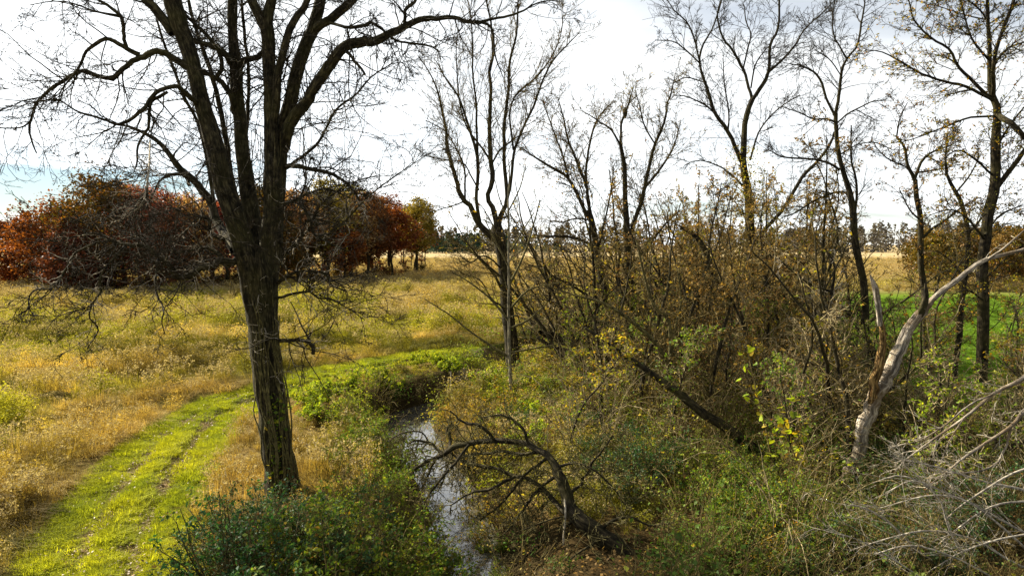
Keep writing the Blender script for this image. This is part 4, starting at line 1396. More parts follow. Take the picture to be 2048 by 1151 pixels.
    for pts, w in ([[(1671, 228), (1678, 184), (1683, 146), (1696, 115), (1713, 94), (1720, 59), (1727, 21), (1732, -30)], [8, 8, 7, 6, 5, 5, 4, 2]], [[(1670, 232), (1654, 198), (1643, 167), (1630, 146), (1605, 132), (1580, 128)], [7, 6, 6, 5, 4, 2]],
                   [[(1672, 245), (1654, 238), (1626, 238), (1598, 226), (1563, 212)], [6, 5, 4, 3, 2]], [[(1680, 340), (1668, 332), (1654, 325), (1619, 318), (1563, 313), (1540, 300)], [7, 6, 6, 5, 4, 2]],
                   [[(1700, 395), (1690, 385), (1678, 384), (1654, 389), (1630, 400), (1591, 425), (1563, 436)], [6, 5, 5, 5, 5, 4, 2]], [[(1707, 450), (1712, 415), (1714, 390), (1710, 348), (1702, 313), (1702, 250)], [8, 7, 6, 5, 3]],
                   [[(1694, 118), (1680, 95), (1668, 70), (1665, 30), (1672, -20)], [5, 4, 4, 3, 2]], [[(1675, 245), (1700, 225), (1740, 205), (1770, 200)], [4, 4, 3, 2]], [[(1678, 310), (1715, 290), (1750, 285), (1785, 300)], [4, 3, 3, 2]],
                   [[(1681, 150), (1660, 120), (1630, 100)], [3, 3, 2]]):
        T.limb(tr(pts, w, Y + T.rng.uniform(-.5, .5)), 'limb', 7)
    T.crown(per_m=4.6, l1=(0.9, 3.4), a1=(25, 60), trop1=0.03, wig1=.13, n2=6, n3=4, rmin=0.009, max_r=.05)
    rng = T.rng
    for (cx, cy, s, n) in ((1607, 122, 26, 34), (1697, 88, 32, 36), (1712, 104, 26, 28), (1537, 297, 8, 26)):
        b = MB()
        c0 = P(cx, cy, Y)
        d = rng.normal(0, 1, (n, 3))
        d /= np.linalg.norm(d, axis=1, keepdims=True)
        L = s / F * Y * rng.uniform(.5, 1.1, n)
        st = c0 + rng.normal(0, s / F * Y * .45, (n, 3))
        pts = np.stack([st + d * (L * f)[:, None] + rng.normal(0, .03, (n, 3)) for f in (0, .33, .66, 1)], axis=1)
        r = np.repeat(np.array([[.016, .012, .009, .006]]), n, 0)
        b.tubes(pts, r, 3)
        p2, r2 = grow(rng, pts, r, 4, (.2, 1), (.15, .4), m=3, rmin=.009)
        b.tubes(p2, r2, 3)
        b.build('twig_cluster', M['twig_dark'], T.root, T.base)['kind'] = 'stuff'
    # G
    Y = 40.0
    T = Traced('bare_tree', 'crooked bare tree standing in front of the green lawn, dead leaves on its right arm', 'tree', G(1853, 760), M['bark_dark'], M['twig_dark'], 15)
    T.limb(tr([(1853, 765), (1852, 700), (1850, 640), (1848, 575), (1840, 519), (1842, 450), (1833, 396), (1829, 358), (1814, 330), (1810, 295), (1793, 275)], [16, 14, 13, 13, 13, 12, 11, 9, 7, 6, 4], Y, n=32), 'trunk', 12, .05, twiggy=.8)
    for pts, w in ([[(1829, 358), (1845, 322), (1869, 302), (1904, 290)], [8, 7, 5, 3]], [[(1843, 478), (1862, 460), (1890, 439), (1939, 404)], [8, 7, 6, 3]], [[(1793, 275), (1800, 236), (1815, 205)], [4, 3, 2]],
                   [[(1815, 335), (1780, 320), (1765, 308), (1750, 290)], [4, 4, 3, 2]], [[(1841, 440), (1820, 420), (1800, 380)], [5, 4, 2]], [[(1832, 345), (1870, 340), (1910, 332)], [5, 4, 2]]):
        T.limb(tr(pts, w, Y + T.rng.uniform(-.5, .5)), 'limb', 7)
    T.crown(per_m=4.0, l1=(0.8, 3.2), a1=(25, 65), trop1=0.03, wig1=.17, n2=6, n3=4, rmin=0.010, max_r=.05, leaf=M['leaf_tan'], leaf_n=1400, leaf_size=.14)
    # H
    Y = 31.0
    T = Traced('leafy_tree', 'big dark tree at the picture edge still holding scattered small yellow-brown leaves', 'tree', G(1962, 850), M['bark_dark'], M['twig_dark'], 16)
    T.limb(tr([(1962, 855), (1962, 800), (1965, 720), (1966, 650), (1963, 554), (1970, 477), (1976, 432), (1985, 385), (1991, 295), (1995, 226), (1984, 195), (1978, 140), (1977, 70), (1974, 0), (1970, -80), (1960, -180)], [32, 26, 25, 25, 24, 23, 22, 22, 20, 16, 14, 10, 8, 7, 5, 3], Y, n=44), 'trunk', 14, .05, twiggy=.7)
    for pts, w in ([[(1986, 196), (1991, 115), (2005, 63), (2029, 0), (2050, -70)], [11, 9, 8, 7, 3]], [[(1995, 230), (2026, 250), (2054, 278), (2100, 300)], [15, 14, 12, 6]],
                   [[(1984, 200), (1953, 170), (1918, 136), (1901, 101), (1862, 76), (1828, 38), (1817, 0), (1800, -50)], [9, 8, 7, 6, 5, 4, 3, 2]], [[(1986, 200), (1932, 174), (1883, 160), (1835, 143), (1800, 122), (1765, 104), (1734, 101)], [8, 7, 6, 5, 4, 3, 2]],
                   [[(1993, 232), (1939, 236), (1890, 254), (1835, 275), (1800, 285)], [6, 5, 4, 3, 2]], [[(1990, 380), (2026, 330), (2054, 295), (2100, 250)], [13, 12, 10, 5]], [[(1978, 120), (1945, 80), (1925, 20), (1915, -40)], [6, 5, 4, 2]],
                   [[(1978, 150), (2010, 100), (2050, 85), (2090, 60)], [6, 5, 4, 2]], [[(1985, 350), (1950, 320), (1915, 300), (1870, 330)], [6, 5, 4, 2]], [[(1990, 300), (2020, 250), (2060, 200)], [6, 5, 3]],
                   [[(1980, 60), (1960, 20), (1890, -30)], [5, 4, 2]], [[(1970, 480), (1940, 440), (1900, 420), (1860, 430)], [7, 5, 4, 2]], [[(1966, 600), (1935, 580), (1900, 590)], [5, 4, 2]], [[(1963, 560), (1990, 540), (2030, 500), (2070, 480)], [7, 5, 4, 3]],
                   [[(1975, 40), (1930, 30), (1870, 10)], [4, 3, 2]], [[(1970, 470), (2000, 430), (2045, 410)], [6, 4, 3]]):
        T.limb(tr(pts, w, Y + T.rng.uniform(-1.2, 1.2)), 'limb', 8)
    T.crown(per_m=5.2, l1=(0.8, 2.8), a1=(30, 65), trop1=0.02, wig1=.16, n2=8, n3=4, rmin=0.0085, max_r=.05, leaf=M['leaf_yellow'], leaf_n=6500, leaf_size=.11)
    # second trunk near it
    Y = 33.5
    T = Traced('leafy_tree', 'slim brown tree between the crooked tree and the big edge tree, with rusty leaves', 'tree', G(1908, 815), M['bark_dark'], M['twig_brown'], 17)
    T.limb(tr([(1908, 820), (1910, 762), (1915, 693), (1922, 620), (1930, 560), (1935, 495), (1933, 450), (1918, 396), (1897, 358), (1890, 323), (1895, 270)], [14, 12, 12, 11, 10, 10, 10, 9, 7, 5, 3], Y, n=30), 'trunk', 10, .05)
    for pts, w in ([[(1934, 470), (1960, 440), (1990, 400)], [6, 5, 3]], [[(1912, 385), (1940, 350), (1960, 310)], [5, 4, 2]], [[(1930, 560), (1900, 520), (1870, 500)], [5, 4, 2]]):
        T.limb(tr(pts, w, Y), 'limb', 6)
    T.crown(per_m=4.0, l1=(0.7, 2.4), a1=(30, 70), wig1=.18, n2=6, n3=3, rmin=0.009, max_r=.05, leaf=M['leaf_tan'], leaf_n=2200, leaf_size=.12)


right_trees()


def dead_trees():
    # bleached leaning dead tree
    Y = 22.8
    T = Traced('dead_leaning_tree', 'pale bleached dead trunk leaning right, its long bare limb running out of the picture', 'dead tree', G(1690, 968), M['deadwood'], M['twig_pale'], 21)
    T.limb(trace([(1684, 985), (1692, 955), (1701, 936), (1716, 900), (1727, 855), (1741, 814), (1758, 779), (1776, 751), (1796, 710), (1814, 668), (1835, 634), (1858, 606)], Y, [16, 20, 25, 30, 32, 33, 34, 33, 29, 25, 23, 18], n=44), 'trunk', 18, .09, twiggy=.2, wob=.09)
    T.limb(trace([(1850, 615), (1862, 605), (1883, 585), (1911, 561), (1946, 536), (1981, 516), (2015, 507), (2048, 497), (2130, 470), (2200, 465)], Y, [18, 15, 14, 13, 12, 10, 9, 8, 6, 3], n=30), 'limb', 10, .05, twiggy=.5)
    T.limb(trace([(1974, 520), (2008, 495), (2046, 463), (2090, 420)], Y - .4, [6, 5, 4, 2]), 'limb', 6, twiggy=.6)
    T.limb(trace([(1738, 835), (1743, 800), (1749, 762), (1762, 714), (1768, 679), (1762, 644), (1756, 609), (1750, 575), (1741, 553)], Y - .25, [12, 17, 19, 17, 13, 11, 10, 11, 3], n=30), 'stem', 12, .13, mat=M['deadbark'], twiggy=.2, wob=.12, label='broken ochre stem with peeling bark')
    T.limb(trace([(1760, 650), (1756, 609), (1750, 575), (1740, 550)], Y - .4, [9, 11, 11, 3], n=14), 'snag', 9, .12, mat=M['deadwood'], twiggy=0)
    T.limb(trace([(1836, 640), (1846, 615), (1852, 593), (1851, 566)], Y - .1, [15, 14, 11, 4], n=12), 'snag', 9, .12, mat=M['bark_dark'], twiggy=0, label='short dark broken snag')
    T.crown(per_m=1.0, l1=(.4, 1.3), a1=(40, 80), wig1=.22, n2=3, n3=2, rmin=.007, max_r=.02)
    # leaning dark log
    T = Traced('leaning_log', 'thick dark rotten log slanting down to the right through the vines', 'log', P(1545, 935, 25.0), M['bark_dark'], M['twig_brown'], 22)
    T.limb(trace([(1170, 655), (1220, 690), (1270, 724), (1320, 760), (1350, 782), (1375, 801), (1407, 827), (1452, 855), (1494, 887), (1529, 918), (1560, 950)], 25.0, [6, 10, 13, 16, 19, 20, 22, 24, 26, 26, 26], n=36), 'log_body', 14, .09, cap=True, twiggy=.6, wob=.05)
    T.crown(per_m=2.0, l1=(.5, 1.6), a1=(40, 85), wig1=.22, n2=4, n3=2, rmin=.007, max_r=.02)
    # forked pale sapling
    T = Traced('forked_sapling', 'small forked tree with pale upper twigs left of the thin dark tree', 'tree', G(1630, 852), M['bark_dark'], M['twig_pale'], 23)
    Y = 30.0
    T.limb(trace([(1630, 856), (1630, 773), (1630, 693), (1637, 662), (1654, 620), (1664, 582), (1668, 529), (1652, 500), (1640, 484)], Y, [14, 12, 13, 12, 9, 8, 4, 3, 2], n=28), 'trunk', 10, .06)
    T.limb(trace([(1636, 668), (1630, 623), (1619, 578), (1612, 550)], Y, [9, 8, 7, 4]), 'limb', 7)
    T.limb(trace([(1664, 584), (1633, 573), (1609, 564), (1584, 540), (1563, 522)], Y - .3, [7, 8, 8, 7, 4]), 'limb', 7)
    T.limb(trace([(1648, 640), (1668, 638), (1692, 643)], Y - .2, [6, 6, 4]), 'limb', 6)
    T.crown(per_m=3.0, l1=(.5, 1.7), a1=(30, 80), wig1=.24, n2=5, n3=3, rmin=.008, max_r=.03)
    # dark leaning trunk
    T = Traced('leaning_dead_tree', 'dark broken trunk leaning left in front of the brown field', 'dead tree', G(1500, 775), M['bark_dark'], M['twig_brown'], 24)
    Y = 38.0
    T.limb(trace([(1502, 780), (1497, 690), (1480, 623), (1456, 589), (1431, 550), (1407, 495), (1390, 470), (1362, 453)], Y, [14, 14, 15, 15, 14, 13, 10, 5], n=28), 'trunk', 10, .08)
    T.crown(per_m=3.0, l1=(.5, 2.0), a1=(30, 80), wig1=.22, n2=5, n3=3, rmin=.010, max_r=.03, leaf=M['leaf_tan'], leaf_n=300, leaf_size=.1)
    # greenish leaning stems in the middle of the thicket
    T = Traced('leaning_sapling', 'olive two-stemmed sapling leaning left above the stream bank', 'tree', G(1345, 870), M['twig_olive'], M['twig_brown'], 25)
    Y = 28.5
    T.limb(trace([(1345, 875), (1345, 800), (1342, 740), (1338, 644), (1310, 616), (1293, 564), (1283, 526), (1272, 480)], Y, [13, 12, 11, 9, 8, 6, 5, 3], n=26), 'trunk', 9, .04)
    T.limb(trace([(1342, 760), (1331, 714), (1293, 668), (1248, 630), (1206, 606), (1150, 590), (1090, 570)], Y - .3, [11, 10, 9, 8, 6, 4, 2], n=24), 'stem', 8, .04)
    T.limb(trace([(1340, 720), (1352, 650), (1362, 600), (1355, 540)], Y + .2, [6, 5, 4, 2], n=14), 'stem', 7, .04)
    T.crown(per_m=3.2, l1=(.5, 2.0), a1=(30, 80), wig1=.22, n2=5, n3=3, rmin=.0075, max_r=.03)
    # arching fallen tree over the stream
    T = Traced('fallen_tree', 'dark dead tree arching over the stream, its twigs hanging to the left', 'fallen tree', G(1256, 1112), M['bark_dark'], M['twig_olive'], 26)

    def tr(pts, Y0, Y1, w, n=None):
        k = len(pts)
        return trace([(a, b, (Y1 - Y0) * i / (k - 1)) for i, (a, b) in enumerate(pts)], Y0, w, n=n)
    T.limb(tr([(1262, 1118), (1206, 1071), (1154, 1032), (1133, 994), (1119, 946), (1098, 914), (1074, 900), (1050, 886), (998, 881), (945, 885), (907, 893), (886, 907), (845, 928), (817, 942), (779, 954), (750, 972)], 17.3, 22.8, [46, 42, 36, 29, 24,  16, 14, 13, 12, 12, 13, 11, 8, 7, 5, 3], 52), 'trunk', 14, .07, twiggy=1.0, wob=.06)
    T.limb(tr([(1140, 1030), (1123, 1016), (1098, 987), (1067, 963), (1029, 952), (998, 939), (952, 928), (921, 918), (895, 900)], 18.6, 21.5, [16, 15, 13, 11, 10, 9, 8, 6, 3]), 'limb', 9, .05)
    T.limb(tr([(1081, 902), (1043, 907), (998, 902), (973, 907), (942, 907), (914, 918), (879, 938)], 20.2, 21.8, [9, 8, 7, 7, 6, 5, 3]), 'limb', 8, .05)
    T.limb(tr([(900, 896), (899, 873), (893, 858), (905, 845)], 21.6, 21.8, [9, 8, 6, 4]), 'limb', 7, .06)
    T.limb(tr([(884, 906), (870, 893), (858, 884), (831, 881), (815, 888)], 21.8, 22.0, [8, 7, 7, 6, 4]), 'limb', 7, .05)
    T.limb(tr([(860, 890), (845, 865), (815, 862), (790, 872), (775, 890)], 22.0, 22.6, [5, 4, 4, 3, 2]), 'limb', 6, .05)
    T.limb(tr([(772, 962), (751, 973), (730, 962), (716, 942), (712, 914), (702, 912)], 22.4, 22.4, [5, 5, 4, 4, 3, 2]), 'limb', 6, .05)
    T.limb(tr([(870, 920), (850, 960), (835, 1000), (810, 1020), (790, 1050)], 21.8, 20.8, [6, 5, 4, 3, 2]), 'limb', 6)
    T.limb(tr([(905, 905), (890, 945), (880, 975), (850, 1000)], 21.6, 20.8, [5, 4, 3, 2]), 'limb', 6)
    T.limb(tr([(1154, 1030), (1110, 1035), (1070, 1050), (1030, 1065)], 18.4, 17.6, [5, 4, 3, 2]), 'limb', 6)
    T.limb(tr([(1195, 1066), (1225, 1040), (1262, 1035), (1300, 1050), (1340, 1045)], 17.8, 17.0, [9, 8, 6, 5, 3]), 'limb', 6)
    T.limb(tr([(1110, 935), (1150, 925), (1190, 940), (1230, 980), (1250, 1010)], 18.9, 18.0, [8, 7, 5, 4, 2]), 'limb', 6)
    T.limb(tr([(1206, 1071), (1180, 1090), (1150, 1110), (1110, 1150)], 17.5, 16.8, [8, 7, 5, 3]), 'limb', 6)
    for q in ([(1098, 914), (1050, 950), (1010, 1000), (960, 1040)], [(1060, 890), (1040, 850), (1000, 830), (960, 835)], [(990, 882), (960, 850), (930, 845), (900, 820)],
              [(1119, 946), (1070, 985), (1040, 1030), (1000, 1075)], [(940, 886), (905, 930), (860, 985), (835, 1040)], [(1030, 952), (985, 975), (940, 985), (900, 1010)],
              [(1133, 994), (1165, 960), (1200, 905), (1225, 870)], [(1154, 1032), (1120, 1070), (1075, 1090), (1040, 1130)], [(1206, 1071), (1250, 1060), (1290, 1080), (1330, 1110)]):
        T.limb(tr(q, 19.6, 20.2 if q[0][0] < 1110 else 18.6, [9, 8, 6, 3], 16), 'limb', 6, .05, wob=.35)
    T.crown(per_m=6.0, l1=(.5, 1.8), a1=(35, 85), trop1=-.05, wig1=.22, n2=6, l2=(.35, .6), n3=3, trop2=-.05, rmin=.0095, max_r=.04)
    T.limb(trace([(1129, 985), (1131, 1030), (1127, 1080), (1128, 1140)], 18.0, [5, 4, 4, 3]), 'hanging_stick', 6, .05, mat=M['twig_pale'], twiggy=0)
    # two logs by the stream further off
    T = Traced('fallen_log', 'dark fallen log with broken end on the far stream bank', 'log', P(1182, 735, 40.0), M['bark_dark'], M['twig_brown'], 27)
    T.limb(trace([(1076, 674), (1105, 694), (1143, 704), (1182, 731), (1200, 745)], 40.0, [9, 11, 12, 13, 13], n=16), 'log_body', 10, .1, cap=True)
    T.limb(trace([(1080, 664), (1105, 672), (1130, 682), (1155, 692)], 40.6, [10, 17, 17, 9], n=14), 'bark_slab', 8, .16, twiggy=.3)
    T.limb(trace([(1119, 646), (1145, 665), (1171, 680), (1190, 690)], 39.6, [4, 5, 5, 4], n=12), 'limb', 6)
    T.crown(per_m=2.5, l1=(.5, 1.6), a1=(35, 80), wig1=.2, n2=4, n3=2, rmin=.010, max_r=.03)
    # pale stick standing on the bank
    T = Traced('bank_stick', 'thin pale stick standing upright on the dark stream bank', 'stick', P(902, 800, 38.5), M['twig_pale'], M['twig_pale'], 28)
    T.limb(trace([(903, 802), (902, 770), (902, 742)], 38.5, [4, 4, 3], n=8), 'stick_body', 6, .05, twiggy=0)
    # thin two-stemmed bush
    T = Traced('thin_sapling', 'thin dark two-stemmed sapling just right of the fan-crowned trunk', 'tree', G(1060, 720), M['twig_dark'], M['twig_dark'], 29)
    T.limb(trace([(1061, 722), (1057, 700), (1050, 670), (1038, 640), (1028, 612)], 46.0, [4, 5, 4, 3, 2]), 'trunk', 6)
    T.limb(trace([(1057, 700), (1062, 660), (1072, 630), (1078, 600)], 46.0, [4, 4, 3, 2]), 'limb', 6)
    T.crown(per_m=2.6, l1=(.5, 1.5), a1=(25, 60), trop1=.05, n2=4, n3=2, rmin=.011, max_r=.03)


dead_trees()


def dead_brush():
    tr = lambda pts, Y, w, **k: trace(pts, Y, w, **k)
    T = Traced('fallen_branch', 'long pale bare branch slanting in from the picture edge above the brush heap', 'branch', P(2048, 755, 18.5), M['deadwood'], M['twig_pale'], 31)
    T.limb(tr([(2130, 700), (2048, 755), (1994, 782), (1939, 827), (1869, 876), (1817, 914), (1790, 940)], 18.5, [11, 10, 8, 6, 5, 3, 2], n=24), 'branch_body', 7, .05)
    T.limb(tr([(1990, 786), (1935, 812), (1890, 850), (1840, 880), (1800, 890)], 18.3, [5, 4, 4, 3, 2]), 'limb', 6)
    T.limb(tr([(1930, 832), (1900, 880), (1880, 930), (1860, 960)], 18.3, [4, 3, 3, 2]), 'limb', 6)
    T.crown(per_m=2.4, l1=(.5, 1.4), a1=(20, 55), wig1=.14, n2=4, n3=2, rmin=.0065, max_r=.02)
    T = Traced('fallen_branch', 'second pale bare branch reaching down left from the picture edge, crooked elbow in it', 'branch', P(2048, 824, 17.5), M['deadwood'], M['twig_pale'], 32)
    T.limb(tr([(2110, 770), (2048, 822), (2022, 852), (1939, 907), (1890, 946), (1850, 975)], 17.5, [11, 10, 8, 6, 4, 2], n=22), 'branch_body', 7, .05)
    T.limb(tr([(2022, 856), (2008, 900), (1984, 932), (1921, 946), (1860, 940)], 17.3, [6, 5, 5, 4, 2]), 'limb', 6)
    T.crown(per_m=2.4, l1=(.5, 1.4), a1=(20, 60), wig1=.16, n2=4, n3=2, rmin=.0065, max_r=.02)
    T = Traced('brush_heap', 'tangled heap of grey leafless brushwood in the shade at the bottom corner', 'brush', G(1960, 1180), M['twig_grey'], M['twig_grey'], 33)
    rng = T.rng
    mains = [([(1935, 1190), (1890, 1140), (1835, 1099), (1779, 1046), (1735, 1017), (1700, 1008)], 15.0, [11, 10, 9, 7, 5, 3]),
             ([(2110, 1090), (2048, 1065), (1960, 1015), (1870, 975), (1800, 950), (1745, 965)], 16.0, [8, 7, 6, 5, 4, 2]),
             ([(2120, 1010), (2048, 980), (1960, 960), (1880, 935), (1790, 915)], 16.8, [8, 7, 5, 4, 2]),
             ([(2100, 1160), (2020, 1120), (1950, 1080), (1860, 1060), (1780, 1075), (1700, 1100)], 14.8, [8, 7, 6, 5, 4, 2]),
             ([(2060, 1200), (1980, 1150), (1900, 1110), (1820, 1090), (1740, 1110)], 14.2, [7, 6, 5, 4, 2]),
             ([(2120, 930), (2040, 940), (1960, 985), (1900, 1030), (1850, 1090)], 16.2, [7, 6, 5, 4, 2]),
             ([(2090, 1130), (2000, 1050), (1930, 1000), (1860, 990), (1760, 1015)], 15.2, [7, 6, 4, 3, 2]),
             ([(1960, 1180), (1900, 1060), (1880, 1000), (1830, 960), (1770, 985)], 14.8, [6, 5, 4, 3, 2]),
             ([(2080, 1000), (1990, 1010), (1910, 1060), (1840, 1120), (1800, 1160)], 15.4, [6, 5, 4, 3, 2]),
             ([(1900, 1200), (1850, 1160), (1790, 1120), (1730, 1085), (1690, 1070)], 13.6, [6, 5, 4, 3, 2]),
             ([(2100, 1060), (2010, 1075), (1930, 1100), (1860, 1140)], 14.4, [6, 5, 4, 2])]
    for pts, Y, w in mains:
        T.limb(tr(pts, Y, [.8 * q for q in w], n=18), 'branch', 6, .05)
    T.crown(per_m=2.3, l1=(.9, 2.6), a1=(10, 40), wig1=.10, n2=3, l2=(.35, .65), n3=2, rmin=.0048, max_r=.011, rfac=.5)


dead_brush()

# ------------------------------------------------------------------ shrubs and saplings of the thicket (copied)
def make_shrub(name, seed, h, spread, nst, n2, n3, leaf, leaf_per, leaf_size, twig, droop=.0, leaf_frac=1.0, up=.35, rad=None):
    rng = np.random.default_rng(seed)
    root = empty(name, (0, 0, 0))
    a = rng.uniform(0, 2 * np.pi, nst)
    st = np.stack([np.cos(a), np.sin(a), np.zeros(nst)], 1) * (spread * .22 * np.sqrt(rng.random(nst)))[:, None]
    st[:, 2] = -.1
    lean = rng.uniform(.1, .75, nst) * spread / max(h, .1)
    d = np.stack([np.cos(a) * lean, np.sin(a) * lean, np.ones(nst)], 1)
    d /= np.linalg.norm(d, axis=1, keepdims=True)
    L = h * rng.uniform(.7, 1.2, nst)
    m = 9
    pts = np.empty((nst, m, 3))
    pts[:, 0] = st
    for j in range(1, m):
        d = d + rng.normal(0, .13, (nst, 3)) + np.array([0, 0, -droop * j / m])
        d /= np.linalg.norm(d, axis=1, keepdims=True)
        pts[:, j] = pts[:, j - 1] + d * (L / (m - 1))[:, None]
    r = rad or np.maximum(.012, .011 * h)
    R_ = np.linspace(r, r * .3, m)[None] * rng.uniform(.6, 1.3, (nst, 1))
    b = MB()
    b.tubes(pts, R_, 4)
    p2, r2 = grow(rng, pts, R_, n2, (.2, 1), (.25, .5), rel=True, angle=(25, 65), m=5, wig=.18, rmin=.006)
    b.tubes(p2, r2, 3)
    p3, r3 = grow(rng, p2, r2, n3, (.2, 1), (.35, .6), rel=True, angle=(25, 60), m=4, wig=.18, rmin=.0055)
    b.tubes(p3, r3, 3)
    b.build('stems', twig, root)
    if leaf:
        lp = np.concatenate([sample_on(rng, p3, leaf_per), sample_on(rng, p2, max(1, leaf_per // 2))])
        if leaf_frac < 1:
            lp = lp[rng.random(len(lp)) < leaf_frac]
        lp = lp + rng.normal(0, .03, lp.shape)
        lb = MB()
        lb.leaves(lp, leaf_size * rng.uniform(.6, 1.35, len(lp)), rng, up=up, droop=.1)
        lb.build('foliage', leaf, root, smooth_shade=False)
    return root


def make_sapling(name, seed, h, r0, spread, nb, leaf, leaf_frac, leaf_size, bark, twig, wob=.07):
    rng = np.random.default_rng(seed)
    root = empty(name, (0, 0, 0))
    m = 14
    d = np.array([[rng.normal(0, .12), rng.normal(0, .12), 1.0]])
    pts = np.empty((1, m, 3))
    pts[0, 0] = (0, 0, -.15)
    for j in range(1, m):
        d = d + rng.normal(0, wob, (1, 3)) * np.array([1, 1, .3]) + np.array([0, 0, .05])
        d /= np.linalg.norm(d)
        pts[:, j] = pts[:, j - 1] + d * h / (m - 1)
    R_ = np.linspace(r0, r0 * .18, m)[None]
    b = MB()
    b.tubes(pts, R_, 8, .05, rng)
    b.build('trunk', bark, root)
    b = MB()
    p1, r1 = grow(rng, pts, R_, nb, (.08, .98), (.22 * h * spread, .46 * h * spread), angle=(25, 70), m=8, wig=.16, trop=.04, rfac=.5, rmin=.016)
    b.tubes(p1, r1, 4)
    p2, r2 = grow(rng, p1, r1, 6, (.15, 1), (.28, .5), rel=True, angle=(25, 65), m=5, wig=.18, trop=.02, rmin=.013)
    b.tubes(p2, r2, 3)
    p3, r3 = grow(rng, p2, r2, 4, (.2, 1), (.35, .6), rel=True, angle=(25, 60), m=4, wig=.18, rmin=.011)
    b.tubes(p3, r3, 3)
    b.build('crown', twig, root)
    if leaf:
        lp = sample_on(rng, p3, 2)
        lp = lp[rng.random(len(lp)) < leaf_frac]
        lb = MB()
        lb.leaves(lp, leaf_size * rng.uniform(.6, 1.35, len(lp)), rng, droop=.3)
        lb.build('foliage', leaf, root, smooth_shade=False)
    return root


def place(proto, spots, labels, cat, group, used):
    """spots: (x, y, scale, rz). The first place uses the prototype itself."""
    for i, (x, y, s, rz) in enumerate(spots):
        o = proto if proto.name not in used else copy_tree(proto)
        used.add(proto.name)
        o.location = (x, y, tz(x, y))
        o.scale = (s, s, s * random.uniform(.9, 1.15))
        tl = 'sapling' in o.name and random.random() < .38
        o.rotation_euler = (random.uniform(-.55, .55), random.uniform(-.6, .6), rz) if tl else (0, 0, rz)
        tag(o, labels if isinstance(labels, str) else labels[i % len(labels)], cat, group)


USED = set()
random.seed(4)
prand = np.random.default_rng(44)


